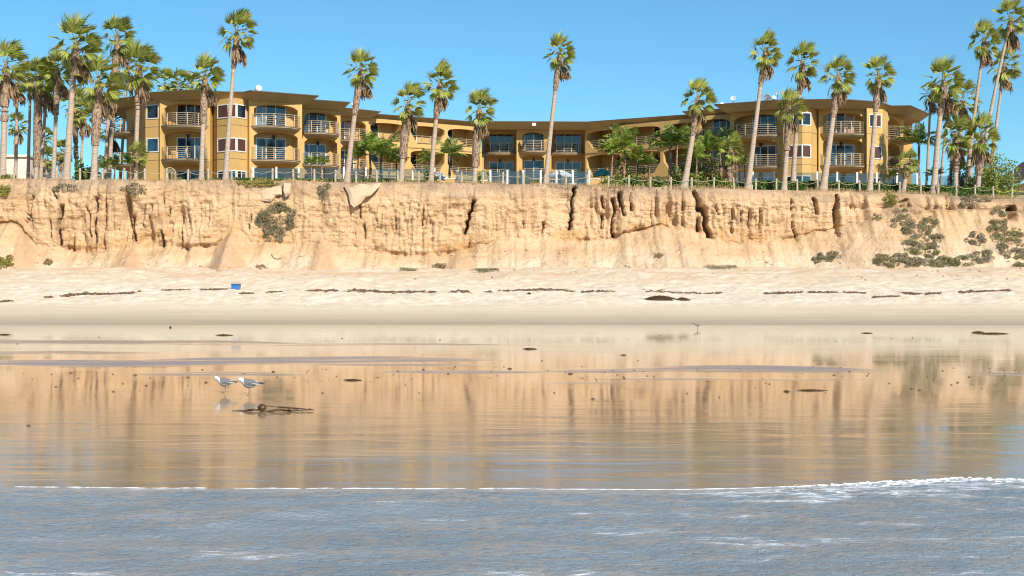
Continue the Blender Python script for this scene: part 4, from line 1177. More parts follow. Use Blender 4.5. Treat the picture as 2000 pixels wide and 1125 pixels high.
# ------------------------------------------------------------------ shrubs, hedges and scrub
def leaf_cloud(pts, r, size, aspect=2.2, normal_bias=None):
    """One small quad per point, randomly turned."""
    n = len(pts)
    a = r.normal(size=(n, 3)); a /= np.linalg.norm(a, axis=1, keepdims=True)
    b = r.normal(size=(n, 3)); b -= a * (a*b).sum(1, keepdims=True); b /= np.linalg.norm(b, axis=1, keepdims=True)
    s = size * r.uniform(.6, 1.4, (n, 1))
    u, w = a*s*0.5*aspect/1.5, b*s*0.5/aspect*1.5
    c = np.cross(a, b) * s * 0.18
    V = np.stack([pts - u, pts - w + c, pts + u, pts + w + c], 1).reshape(-1, 3)
    return V, np.arange(4*n).reshape(-1, 4)
def blob_points(r, n, rx, ry, rz, lumps=7, z_flat=True):
    """Points filling a lumpy dome."""
    cs = r.normal(size=(lumps, 3)) * np.array([rx, ry, rz]) * 0.42; cs[:, 2] = np.abs(cs[:, 2])
    k = r.integers(0, lumps, n)
    d = r.normal(size=(n, 3)); d /= np.linalg.norm(d, axis=1, keepdims=True)
    rad = r.uniform(.55, 1.0, (n, 1))**.6
    p = cs[k] + d * rad * np.array([rx, ry, rz]) * r.uniform(.42, .62, (lumps, 1))[k]
    if z_flat: p[:, 2] = np.where(p[:, 2] < 0, np.abs(p[:, 2])*.3, p[:, 2])
    return p
def shrub(name, loc, size, mat, label, group=None, n=900, leaf=.13, cat='shrub', stem=True, lumps=8, orient=None):
    t = empty(name, loc, label, cat, group)
    r = np.random.default_rng(rnd.randrange(10**6))
    p = blob_points(r, n, *size, lumps)
    V, Fq = leaf_cloud(p, r, leaf)
    o = link('foliage', np_mesh('foliage', V, Fq, MAT[mat]), t)
    if orient is not None:
        o.rotation_mode = 'QUATERNION'; o.rotation_quaternion = orient
    if stem:
        mb = MB()
        for i in range(5):
            a = i*1.3; q = Vector((math.cos(a)*size[0]*.5, math.sin(a)*size[1]*.5, size[2]*.75))
            if orient is not None: q = orient @ q
            mb.tube([(0, 0, -.1), tuple(q*.5 + Vector((0, 0, .1))), tuple(q)], [.04, .03, .012], 5)
        o2 = mb.build('stem', MAT['palm_boots']); o2.parent = t
    return t
def hedge(px0, px1, D, h, dpt, label, n):
    x0, x1 = PX(px0, D), PX(px1, D)
    z = float(min(ground_z(x0, D), ground_z(x1, D))) - .05; zr = float(ground_z(x1, D)) - z - .05; zl = float(ground_z(x0, D)) - z - .05
    t = empty('clipped_hedge', ((x0 + x1)/2, D, z), label, 'hedge')
    r = np.random.default_rng(rnd.randrange(10**6)); L = x1 - x0
    u = r.uniform(0, 1, n); top = h + (fbm(u*L*1.2, u*0, 3, 9) - .5)*.16
    p = np.stack([(u - .5)*L, r.uniform(-.5, .5, n)*dpt, 0*u], 1)
    q = r.random(n)
    p[:, 2] = np.where(q < .45, top*r.uniform(.88, 1.05, n), top*r.uniform(0, 1, n)) + zl + (zr - zl)*u
    p[:, 1] = np.where(q < .45, p[:, 1], -dpt*.5*r.uniform(.8, 1.05, n))
    V, Fq = leaf_cloud(p, r, .10, 1.7)
    link('foliage', np_mesh('foliage', V, Fq, MAT['hedge_green']), t)
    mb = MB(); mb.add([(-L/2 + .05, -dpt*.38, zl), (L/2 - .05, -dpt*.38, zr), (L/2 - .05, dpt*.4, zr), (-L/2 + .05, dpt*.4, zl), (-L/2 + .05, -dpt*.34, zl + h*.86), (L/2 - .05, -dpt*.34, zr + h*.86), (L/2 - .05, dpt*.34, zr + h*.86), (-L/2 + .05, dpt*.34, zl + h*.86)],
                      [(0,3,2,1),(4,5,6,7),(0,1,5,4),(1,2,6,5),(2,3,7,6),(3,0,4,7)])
    o = mb.build('shade_core', MAT['hedge_core']); o.parent = t  # solid near-black box, its colour stands for shade between the leaves
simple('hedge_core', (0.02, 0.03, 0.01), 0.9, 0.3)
hedge(396, 430, 117.6, .62, .7, 'short clipped hedge at the foot of the left window bay', 900)
hedge(453, 556, 117.6, .62, .7, 'clipped green hedge below the left glass screen', 3000)
hedge(575, 795, 117.8, .60, .7, 'long clipped hedge behind the rope fence left of centre', 5200)
hedge(795, 852, 117.4, .48, .6, 'low uneven hedge between two palm trunks', 1300)
hedge(1470, 1590, 119.8, .85, .8, 'clipped hedge in front of the right window bay', 3600)
hedge(1590, 1720, 120.2, .85, .8, 'clipped hedge below the right wing balconies', 3800)
hedge(1720, 1862, 120.6, .85, .8, 'clipped hedge at the right end of the hotel', 4000)
hedge(1862, 1945, 120.9, .80, .8, 'clipped hedge in front of the right grove', 2400)

# feather-leaved plants (bird of paradise, small palms)
def feather(r, az, el, L, droop, nl=15, wl=.34):
    V, Fq = [], []
    d = Vector((math.cos(az)*math.cos(el), math.sin(az)*math.cos(el), math.sin(el))); p = Vector((0, 0, 0)); path = [p.copy()]; dirs = [d.copy()]
    for i in range(9):
        d = (d + Vector((.05, 0, -droop*(.4 + i*.14)))).normalized(); p = p + d*L/9; path.append(p.copy()); dirs.append(d.copy())
    for i in range(9):
        s = dirs[i].cross(Vector((0, 0, 1))).normalized()*.018; b = len(V)
        V += [path[i]-s, path[i]+s, path[i+1]+s, path[i+1]-s]; Fq.append((b, b+1, b+2, b+3))
    for k in range(nl):
        u = .22 + .78*k/(nl-1); f = u*9; i = min(8, int(f)); q = path[i].lerp(path[i+1], f - i); dd = dirs[i]
        s = dd.cross(Vector((0, 0, 1))); s = s.normalized() if s.length > .05 else Vector((1, 0, 0))
        for sg in (-1, 1):
            ln = wl*math.sin(math.pi*(.15 + .8*u))*r.uniform(.8, 1.15)
            e = (s*sg + dd*.75 + Vector((0, 0, -.1))).normalized()
            m1 = q + e*ln*.55; m2 = q + e*ln + Vector((0, 0, -.35*ln)); wv = dd*.028*max(1, wl*3)
            b = len(V); V += [q - wv*.4, q + wv*.4, m1 + wv, m1 - wv, m2 + wv*.15, m2 - wv*.15]
            Fq += [(b, b+1, b+2, b+3), (b+3, b+2, b+4, b+5)]
    return V, Fq
FEA = []
for s in range(4):
    r = random.Random(900 + s); V, Fq = [], []
    for i in range(17):
        v, f = feather(r, i*2.4 + r.uniform(-.3, .3), R(r.uniform(25, 82)), r.uniform(1.0, 1.55), r.uniform(.10, .22), 15, r.uniform(.34, .5))
        b = len(V); V += [tuple(q) for q in v]; Fq += [tuple(b+i for i in t) for t in f]
    FEA.append(np_mesh('leaves', V, Fq, MAT['feather_green']))
def feather_plant(px_, y, D, size, label, group, stem_h=None, var=None):
    X_ = PX(px_, D); gz = float(ground_z(X_, D)); top = P(px_, y, D)
    t = empty('feather_palm', (X_, D, gz - .1), label, 'palm plant', group)
    sh = max(.2, top.z - gz + .1)
    mb = MB(); mb.smooth = True; mb.tube([(0, 0, 0), (rnd.uniform(-.1, .1), 0, sh*.5), (0, 0, sh)], [.13*size, .10*size, .08*size], 8, False)
    o = mb.build('stem', MAT['palm_boots']); o.parent = t
    c = link('leaves', FEA[rnd.randrange(4) if var is None else var], t, (0, 0, sh)); c.scale = (size*(1.25 if size > 1 else 1.05),)*3; c.rotation_euler = (0, 0, rnd.uniform(0, 6.28))
GP = 'leafy palms in the hotel garden'
for a in [(722, 300, 121, 1.25, 'feathery palm before the fourth stepped bay'), (745, 306, 123, 1.45, 'drooping feathery palm below the first left loggia'), (700, 306, 122, 1.0, 'small feathery palm beside the leaning trunk'),
          (774, 318, 124, 1.0, 'feathery palm half hidden by the short fan palm'), (878, 305, 122, 1.15, 'feathery palm between the second and third left loggias'), (835, 315, 124, .9, 'dark feathery palm behind the upright trunk'),
          (608, 320, 119.5, .62, 'small potted-size palm at the glass screen, left one'), (628, 320, 119.5, .62, 'small potted-size palm at the glass screen, right one'),
          (1196, 302, 121, 1.1, 'feathery palm at the left of the thicket'), (1217, 294, 122, 1.5, 'broad feathery palm over the left of the thicket'), (1309, 292, 121, 1.5, 'tall feathery palm left of the leaning trunk'),
          (1322, 280, 126, 1.3, 'feathery palm in shade behind the leaning trunk'), (1268, 322, 119, .85, 'spiky rosette palm low in the thicket'), (1388, 300, 121, 1.3, 'feathery palm behind the rope in the right thicket'),
          (1406, 290, 123, 1.25, 'tall feathery palm left of the small fan palm'), (1360, 312, 120, 1.1, 'yellowish feathery palm right of the leaning trunk'), (1245, 318, 124, 1.1, 'dark feathery palm in the middle of the thicket'),
          (1795, 285, 136, 1.5, 'dark feathery palm behind the right end balcony'), (1745, 345, 121, .6, 'little palm behind the hedge at the right end'),
          (255, 322, 118, .95, 'feathery palm below the left end balcony'), (200, 330, 117, .9, 'round bushy palm at the foot of the stout palm'), (225, 325, 120, .8, 'small palm between the grove and the hotel'),
          (1875, 335, 123, .9, 'small palm left of the bearded trunks'), (1825, 345, 125, .8, 'small dark palm behind the right hedge'), (1455, 322, 122, .7, 'small palm at the foot of the tall leaning trunk')]:
    feather_plant(*a, GP)
GS = 'shrubs of the lush thicket'
for px_, y, D, sz, m, lab in [(1205, 340, 118.6, (1.1, .8, 1.3), 'bush_green', 'bright shrub at the left end of the thicket'), (1230, 345, 118.4, (1.2, .8, 1.1), 'hedge_green', 'green shrub under the broad feathery palm'),
                              (1258, 350, 118.3, (1.2, .7, .8), 'bush_green', 'low shrub below the rosette palm'), (1295, 348, 118.5, (1.0, .7, 1.0), 'hedge_green', 'dark shrub left of the leaning trunk'),
                              (1330, 340, 119.5, (1.1, .8, 1.5), 'bush_green', 'shrub right behind the leaning trunk'), (1370, 342, 119, (1.3, .9, 1.5), 'bush_green', 'large bright shrub in the right thicket'),
                              (1400, 345, 119, (1.2, .8, 1.1), 'hedge_green', 'green shrub left of the small fan palm'), (1350, 325, 123, (1.3, 1, 2.6), 'hedge_green', 'tall dark shrub deep in the thicket'),
                              (1385, 320, 124, (1.3, 1, 2.8), 'bush_green', 'tall leafy shrub deep in the right thicket'), (1225, 325, 124, (1.2, 1, 2.2), 'hedge_green', 'tall shrub behind the broad feathery palm'),
                              (1447, 352, 118.6, (1.0, .7, .7), 'hedge_green', 'low shrub before the tall leaning trunk'), (1418, 353, 118.2, (1.0, .6, .7), 'bush_green', 'low shrub at the foot of the small fan palm'),
                              (178, 340, 116, (.8, .7, 1.3), 'bush_green', 'shrub right at the stout palm foot'), (165, 335, 118, (.7, .7, 1.9), 'hedge_green', 'dark conical shrub left of the stout palm'),
                              (935, 350, 119.5, (.35, .35, 1.1), 'bush_green', 'little potted cactus-like shrub behind the fence'), (845, 345, 121, (.9, .8, 1.6), 'hedge_green', 'dark shrub by the white canopy')]:
    X_ = PX(px_, D); shrub('garden_shrub', (X_, D, float(ground_z(X_, D)) - .05), sz, m, lab, GS, int(500 + 330*sz[0]*sz[2]), .17)
X_ = PX(1934, 123.5)
shrub('big_bush', (X_, 123.5, float(ground_z(X_, 123.5)) - .1), (1.85, 1.7, 3.5), 'bush_green', 'tall rounded yellow-green bush right of the hotel', None, 5200, .16, 'bush', True, 16)
X_ = PX(1885, 124.5)
shrub('garden_shrub', (X_, 124.5, float(ground_z(X_, 124.5))), (1.3, 1, 1.9), 'hedge_green', 'dark shrub left of the tall rounded bush', GS, 1500, .16)
X_ = PX(1990, 135); shrub('garden_shrub', (X_, 135, 9.6), (1.1, 1, 1.0), 'hedge_green', 'small dark shrub beside the street lamp', GS, 700, .16)
for px_, D, lab in [(92, 135, 'sunlit low shrub beyond the left fence rail'), (118, 116, 'small shrub left of the largest palm'), (14, 113.6, 'low shrub at the foot of the leftmost palm')]:
    X_ = PX(px_, D); shrub('garden_shrub', (X_, D, float(ground_z(X_, D))), (.9, .6, .5), 'bush_green', lab, GS, 500, .14)

# scrub clinging to the bluff
def scrub(px_, py_, sx, sz, mat, label, n=900, leaf=.085, group='scrub on the bluff face', thick=.35):
    p, nrm = cast(px_, py_)
    while p is None: py_ += 2; p, nrm = cast(px_, py_)
    nrm = nrm.normalized()
    if nrm.y > 0: nrm = -nrm
    s = p.y / FPX
    q = Vector((0, 0, 1)).rotation_difference((nrm + Vector((0, -.2, .5))).normalized())
    # local axes: x across, y up the slope, z outwards
    rx, ry = sx*s, sz*s
    t = empty('bluff_scrub', p, label, 'scrub', group)
    r = np.random.default_rng(rnd.randrange(10**6))
    nl = 18; n = int(n*1.7); pts = []
    for k in range(nl):
        a = r.uniform(0, 6.28); rr = r.uniform(0, 1)**.5 * .95
        cpx = px_ + math.cos(a)*rr*sx; cpy = py_ + math.sin(a)*rr*sz
        c, cn = cast(cpx, cpy)
        if c is None or abs(c.y - p.y) > 4: continue
        m = n // nl
        d = r.normal(size=(m, 3)); d /= np.linalg.norm(d, axis=1, keepdims=True)
        pts.append(np.array(c - p) + d * r.uniform(.4, 1, (m, 1))**.5 * np.array([rx*r.uniform(.20, .42), thick*.8, ry*r.uniform(.20, .42)]) + np.array([0, -.05, .02]))
    pts = np.concatenate(pts)
    V, Fq = leaf_cloud(pts, r, leaf, 2.4)
    link('foliage', np_mesh('foliage', V, Fq, MAT[mat]), t)
    mb = MB()
    for i in range(7):
        d = pts[r.integers(0, len(pts))]
        mb.tube([(0, .15, 0), tuple(np.array(d)*.5), tuple(d)], [.03, .02, .008], 4)
    o = mb.build('twigs', MAT['kelp_dry']); o.parent = t
for a in [(540, 428, 36, 26, 'scrub_grey', 'round grey-green scrub hanging on the left bluff face', 2600), (548, 405, 24, 10, 'scrub_green', 'greener scrub fringe above the round patch', 700), (536, 458, 20, 16, 'scrub_grey', 'lower tail of the round scrub patch', 900),
          (505, 357, 44, 7, 'scrub_yellow', 'yellow-green mat of plants at the bluff lip', 1500), (6, 512, 24, 13, 'scrub_yellow', 'bright green clump at the left foot of the bluff', 1000), (4, 372, 16, 14, 'scrub_yellow', 'yellow-green clump at the upper left bluff', 700),
          (1737, 386, 16, 16, 'scrub_yellow', 'olive bush on the lip below the dwarf palm', 1000), (1895, 388, 28, 16, 'scrub_grey', 'grey bush at the bluff lip below the right grove', 1400), (1920, 380, 18, 9, 'scrub_grey', 'small brown bush right of the grey lip bush', 600),
          (1765, 432, 28, 22, 'scrub_grey', 'upper left patch of the large scrub on the right slope', 1500), (1785, 455, 24, 16, 'scrub_grey', 'middle patch of the large scrub on the right slope', 1100), (1815, 440, 22, 14, 'scrub_green', 'greener patch right of the middle scrub', 900),
          (1820, 470, 26, 16, 'scrub_grey', 'lower right patch of the large scrub', 1100), (1783, 482, 22, 14, 'scrub_green', 'lower left green patch of the large scrub', 900), (1808, 492, 24, 11, 'scrub_green', 'bottom patch of the large scrub', 800),
          (1725, 512, 28, 15, 'scrub_green', 'green bush at the slope foot, left end of the row', 1300), (1762, 509, 24, 14, 'scrub_grey', 'grey bush second in the foot row', 1000), (1800, 510, 28, 13, 'scrub_grey', 'grey bush third in the foot row', 1100),
          (1840, 512, 28, 12, 'scrub_green', 'green bush fourth in the foot row', 1000), (1880, 508, 30, 14, 'scrub_green', 'green bush fifth in the foot row', 1200), (1915, 502, 28, 14, 'scrub_grey', 'bush rising at the right of the foot row', 1100),
          (1905, 468, 20, 15, 'scrub_grey', 'lone scrub patch above the foot row', 900), (1945, 440, 26, 14, 'scrub_green', 'scrub patch high on the far right slope', 1000), (1970, 462, 30, 16, 'scrub_green', 'green scrub on the far right slope', 1300),
          (1975, 488, 28, 16, 'scrub_grey', 'grey scrub at the right picture edge', 1200), (1990, 510, 24, 16, 'scrub_green', 'lowest green scrub at the right picture edge', 1000), (1955, 412, 20, 10, 'scrub_grey', 'dry brown scrub near the right hollow', 600),
          (1600, 505, 14, 10, 'scrub_grey', 'small grey bush at the slope foot, left of a pair', 500), (1625, 503, 16, 11, 'scrub_grey', 'small grey bush at the slope foot, right of a pair', 600), (1712, 425, 10, 8, 'scrub_green', 'thin olive tuft on the bare slope', 200),
          (860, 520, 14, 6, 'dry_grass', 'tuft of dry grass at the foot of the middle bluff', 400), (262, 370, 24, 12, 'scrub_grey', 'dry grey mat on the upper left bluff', 700), (130, 368, 22, 9, 'scrub_grey', 'dry brown mat left of the grey one', 500),
          (635, 372, 16, 14, 'scrub_grey', 'dry scrub at the head of the middle chute', 400), (95, 512, 7, 6, 'dry_grass', 'round dry tumbleweed at the left foot of the bluff', 300), (800, 527, 26, 4, 'scrub_grey', 'grey twiggy mat on the sand below the bluff', 500), (945, 527, 30, 5, 'scrub_grey', 'grey twiggy mat right of the dry grass tuft', 500),
          (1400, 522, 36, 4, 'scrub_grey', 'grey drift of twigs below the right bluff', 500), (1285, 498, 11, 4, 'dry_grass', 'dry tuft on the pale slope', 200), (510, 522, 9, 5, 'dry_grass', 'dry tuft at the foot of the left bluff', 200)]:
    scrub(*a)
# dry grass and turf along the lip, and small tufts on the sand: too many to count
r = np.random.default_rng(5)
n = 5200
pp = r.uniform(-60, 2060, n); DD = lipD_px(pp) + r.uniform(-.5, 1.6, n)
GXp = PX(pp, DD); gz = ground_z(GXp, DD)
dens = fbm(GXp*.35, GXp*0, 3, 55); keep = (dens > .42) & ((pp > 760) | (r.random(n) < .35))
GXp, DD, gz = GXp[keep], DD[keep], gz[keep]; n = len(GXp)
hh = r.uniform(.06, .26, n); ln = r.normal(.08, .08, n)
V = np.stack([np.stack([GXp - .02, DD, gz - .12], 1), np.stack([GXp + .02, DD + .01, gz - .12], 1), np.stack([GXp + .01 + ln, DD, gz + hh], 1), np.stack([GXp - .005 + ln, DD, gz + hh], 1)], 1).reshape(-1, 3)
tag(link('lip_grass', np_mesh('lip_grass', V, np.arange(4*n).reshape(-1, 4), MAT['dry_grass'])), 'dry grass fringe along the bluff lip', None, None, 'stuff')

# ------------------------------------------------------------------ rope fence, glass screen, garden things
def fence_D(px_): return float(lipD_px(px_)) + 0.9
rope_posts = [27, 69, 111, 156, 200, 242, 283, 326, 367, 407, 452, 491, 532, 573, 614, 655, 695, 736, 777, 818, 859, 902, 943, 982, 1023, 1064, 1105, 1147, 1188, 1228, 1270, 1310, 1351, 1394, 1433, 1476, 1516, 1557, 1597, 1638, 1679, 1717, 1757, 1798, 1833, 1868, 1904, 1940, 1976, 2020]
fx = empty('rope_fence', (PX(1000, 114.5), 114.5, float(ground_z(0, 114.5))), 'weathered wooden posts strung with sagging rope along the bluff edge', 'fence')
pm = MB(); pm.smooth = False
tops = []
for i, p in enumerate(rope_posts):
    D = fence_D(p) + rnd.uniform(-.15, .15); X_ = PX(p, D); z = float(ground_z(X_, D)); h = rnd.uniform(.86, .98)
    lean = rnd.uniform(-.03, .03)
    mb = MB(); mb.tube([(X_, D, z - .3), (X_ + lean*.5, D, z + h*.5), (X_ + lean, D, z + h), (X_ + lean, D, z + h + .03)], [.088, .085, .08, .045], 8)
    mb.build('post', MAT['post_wood'], fx); tops.append(Vector((X_ + lean, D - .1, z + h - .16)))
for i in range(len(tops) - 1):
    a, b = tops[i], tops[i+1]; sag = rnd.uniform(.17, .27)
    pts = [a.lerp(b, u) - Vector((0, 0, sag*4*u*(1-u))) for u in np.linspace(0, 1, 10)]
    mb = MB(); mb.smooth = True; mb.tube(pts, .017, 5, False); mb.build('rope', MAT['rope_yellow'] if i > 46 else MAT['rope'], fx)

def screen(pxs, D, label, z0=.55, h=1.15, wall=True, wall_mat='stucco', post_h=None):
    X_ = [PX(p, D) for p in pxs]; zg = [float(ground_z(x, D)) for x in X_]
    t = empty('glass_windscreen', (sum(X_)/len(X_), D, min(zg)), label, 'windscreen', 'glass windscreens')
    for x, z in zip(X_, zg):
        mb = MB(); mb.box((x - .075, D - .075, z - .2), (x + .075, D + .075, z + z0 + h + .10)); mb.build('post', MAT['white_frame'], t)
    for (a, za), (b, zb) in zip(zip(X_, zg), zip(X_[1:], zg[1:])):
        z = (za + zb)/2
        mb = MB(); mb.box((a + .08, D - .012, z + z0), (b - .08, D + .012, z + z0 + h)); mb.build('pane', MAT['screen_glass'], t)
        if wall:
            mb = MB(); mb.box((a + .078, D - .1, z - .3), (b - .078, D + .1, z + z0 - .09)); mb.build('low_wall', MAT[wall_mat], t)
            mb = MB(); mb.box((a + .077, D - .13, z + z0 - .088), (b - .077, D + .13, z + z0 - .01)); mb.build('wall_cap', MAT['cream_wall'], t)
screen([495, 540, 584, 629, 672, 715], 120.5, 'glass windscreen on a low wall below the stepped left bays')
screen([716, 760, 806, 849], 121.0, 'glass windscreen behind the long left hedge')
screen([893, 958, 991, 1022, 1056, 1087, 1119, 1151], 121.5, 'glass pool fence with white posts before the central bay', .10, 1.45, False)
screen([1440, 1470, 1512], 123.5, 'glass windscreen behind the tall leaning palm')
screen([1553, 1596, 1635, 1674, 1712, 1752, 1791], 123.5, 'glass windscreen on a low wall along the right wing')
screen([1829, 1853, 1880], 124.5, 'short glass windscreen right of the hotel corner', .2, 1.4, False)
screen([304, 316, 348, 361, 407], 119.2, 'low screen posts before the leftmost arched bay', .12, .1, True)

def low_wall(px0, px1, D, h, label):
    x0, x1 = PX(px0, D), PX(px1, D); z = float(ground_z((x0+x1)/2, D))
    t = empty('garden_wall', ((x0+x1)/2, D, z), label, 'wall', 'low ochre garden walls')
    mb = MB(); mb.box((x0, D - .15, z - .3), (x1, D + .15, z + h)); mb.build('wall', MAT['stucco'], t)
    mb = MB(); mb.box((x0 - .04, D - .19, z + h + .002), (x1 + .04, D + .19, z + h + .09)); mb.build('wall_cap', MAT['cream_wall'], t)
low_wall(869, 891, 118.4, .62, 'low ochre wall right of the white canopy')
low_wall(1152, 1186, 119.0, .75, 'low ochre wall left of the thicket')
low_wall(940, 952, 119.0, .55, 'short ochre planter wall at the shortest fan palm')
low_wall(345, 400, 118.6, .45, 'low ochre wall before the leftmost arched bay')
# wrought arched gate in front of the left wing
D = 119.6; X_ = PX(331.5, D); zg = float(ground_z(X_, D))
t = empty('arched_gate', (X_, D, zg), 'tan wrought-iron arched gate before the left wing', 'gate')
for k, hw in enumerate((.50, .38, .26, .14)):
    mb = MB(Matrix.Translation((X_, D, zg))); top = 1.15
    mb.tube([(-hw, 0, 0), (-hw, 0, top)] + [(-hw*math.cos(a), 0, top + hw*1.0*math.sin(a)) for a in np.linspace(.2, math.pi - .2, 9)] + [(hw, 0, top), (hw, 0, 0)], .04 if k == 0 else .025, 5, False)
    mb.build('arch_bar', MAT['rail_metal'], t)
mb = MB(Matrix.Translation((X_, D, zg))); mb.box((-.5, -.03, .55), (.5, .03, .61)); mb.build('cross_bar', MAT['rail_metal'], t)

def umbrella(px_, y, D, r, mat, label, tilt=0.0):
    top = P(px_, y, D); zg = float(ground_z(top.x, D))
    t = empty('patio_umbrella', (top.x, D, zg), label, 'umbrella')
    hh = top.z - zg
    mb = MB(); mb.tube([(0, 0, 0), (0, 0, hh)], .035, 7); mb.build('pole', MAT['white_frame']).parent = t
    mb = MB(); mb.lathe([(0, 0), (.32, 0), (.30, .08), (.06, .12), (0, .12)], n=12); mb.build('base', MAT['grey_metal']).parent = t
    mb = MB(Matrix.Translation((0, 0, hh)) @ Matrix.Rotation(tilt, 4, 'Y'))
    n = 8; V = [(0, 0, .04)]; Fc = []
    for k in range(n):
        a = 2*math.pi*(k + .5)/n; V += [(r*.55*math.cos(a), r*.55*math.sin(a), -.16), (r*math.cos(a), r*math.sin(a), -.42), (r*math.cos(a), r*math.sin(a), -.60)]
    for k in range(n):
        a, b = 1 + 3*k, 1 + 3*((k+1) % n); Fc += [(0, a, b), (a, a+1, b+1, b), (a+1, a+2, b+2, b+1)]
    mb.add(V, Fc); mb.build('canopy', MAT[mat]).parent = t
    for k in range(n):
        a = 2*math.pi*(k + .5)/n
        mb = MB(Matrix.Translation((0, 0, hh)) @ Matrix.Rotation(tilt, 4, 'Y')); mb.tube([(0, 0, -.02), (r*.97*math.cos(a), r*.97*math.sin(a), -.46)], .012, 4); mb.build('rib', MAT['white_frame']).parent = t
umbrella(1095, 333, 126.5, 1.12, 'white_cloth', 'white umbrella beside the person in black')
umbrella(860, 336, 124.0, 1.0, 'white_cloth', 'tilted white umbrella right of the upright palm trunk', .30)
umbrella(1174, 330, 125.0, .85, 'teal_cloth', 'teal umbrella left of the thicket', -.12)
umbrella(1146, 346, 125.0, .30, 'white_cloth', 'small closed white umbrella by the pool fence')
# pool-side chairs and table
for i, (p, d_, lab) in enumerate([(1080, 125.2, 'white-clothed table under the white umbrella'), (1118, 125.2, 'white-clothed table right of the white umbrella')]):
    X_ = PX(p, d_); t = empty('draped_table', (X_, d_, float(ground_z(X_, d_))), lab, 'table', 'pool tables')
    mb = MB(); mb.lathe([(0, .76), (.45, .76), (.47, .72), (.52, .05)], n=14); mb.build('tablecloth', MAT['white_cloth']).parent = t
    mb = MB(); mb.tube([(0, 0, 0), (0, 0, .74)], .05, 6); mb.build('leg', MAT['grey_metal']).parent = t
for p, lab in [(1070, 'dark chair left of the clothed table by the pool'), (1129, 'dark chair at the right of the pool tables'), (1105, 'dark chair between the two clothed tables')]:
    o = copy_tree(pc); o.location = (PX(p, 125.4), 125.4, float(ground_z(PX(p, 125.4), 125.4))); o.rotation_euler = (0, 0, rnd.uniform(-1, 1)); o['label'] = lab; o['group'] = 'pool chairs'
for p, D, s, lab in [(1044, 119.5, .8, 'terracotta planter left of the central palm'), (953, 119.8, .7, 'terracotta planter by the pool fence'), (352, 118.0, .8, 'tall pale planter with a plant before the left wing'), (1300, 117.6, .5, 'small pale block behind the rope fence')]:
    X_ = PX(p, D); t = empty('planter', (X_, D, float(ground_z(X_, D)) - .03), lab, 'planter', 'planters')
    mb = MB(); mb.lathe([(0, 0), (.22*s, 0), (.30*s, .55*s), (.33*s, .6*s), (.27*s, .6*s), (.25*s, .5*s), (0, .5*s)], n=12); mb.build('pot', MAT['terracotta'] if 'terra' in lab else MAT['cream_wall']).parent = t
    r = np.random.default_rng(int(p)); V, Fq = leaf_cloud(blob_points(r, 120, .35*s, .35*s, .45*s, 4) + np.array([0, 0, .55*s]), r, .12)
    link('plant', np_mesh('plant', V, Fq, MAT['bush_green']), t)

# ---- neighbours
hb = empty('white_house', (PX(25, 146), 146, 10.1), 'low cream house with flat roof behind the left palms', 'house')
xa, xb, zt = PX(-60, 146), PX(56, 146), P(0, 306.5, 146).z
mb = MB(); mb.box((xa, 146, 9.5), (xb, 153, zt)); mb.build('wall', MAT['cream_wall'], hb)
mb = MB(); mb.box((xa - .2, 145.75, zt + .002), (xb + .15, 153.2, zt + .22)); mb.build('roof', MAT['cream_wall'], hb)
mb = MB(); mb.box((xb + .002, 148, 9.5), (PX(70, 148), 153, zt - 1.1)); mb.build('porch_wall', MAT['cream_wall'], hb)
mb = MB(); mb.add([(xb - .1, 147.2, zt - .55), (PX(72, 147.2), 147.2, zt - 1.1), (PX(72, 147.2), 153, zt - 1.1), (xb - .1, 153, zt - .55), (xb - .1, 147.2, zt - .35), (PX(72, 147.2), 147.2, zt - .9), (PX(72, 147.2), 153, zt - .9), (xb - .1, 153, zt - .35)], [(0,3,2,1),(4,5,6,7),(0,1,5,4),(1,2,6,5),(2,3,7,6),(3,0,4,7)]); mb.build('porch_roof', MAT['shingle'], hb)
for a, b, z0, z1 in [(22, 29, 10.9, 12.2), (35, 42, 10.9, 12.0)]:
    mb = MB(); mb.box((PX(a, 146), 145.95, z0), (PX(b, 146), 145.997, z1)); w_ = mb.build('window', MAT['white_frame'], hb)
    mb = MB(); mb.box((PX(a, 146) + .06, 145.93, z0 + .06), (PX(b, 146) - .06, 145.948, z1 - .06)); mb.build('pane', MAT['pane_sky_blue'], w_)
for i, a in enumerate((58.5, 61.5, 64.5)):
    mb = MB(); mb.box((PX(a, 148), 147.94, 10.2), (PX(a + 2.2, 148), 147.997, 12.6)); mb.build('door_leaf', MAT['pane_dark'] if i % 2 else MAT['white_frame'], hb)
fr = empty('plank_rail', (PX(95, 128), 128, 10.1), 'low wooden rail behind the left rope fence', 'fence')
for z in (11.05, 11.6):
    mb = MB(); mb.box((PX(72, 128), 127.96, z), (PX(112, 128), 128.04, z + .28)); mb.build('plank', MAT['post_wood'], fr)
for p in (73, 92, 111):
    mb = MB(); mb.box((PX(p, 128) - .07, 128.05, 9.8), (PX(p, 128) + .07, 128.19, 11.95)); mb.build('post', MAT['post_wood'], fr)
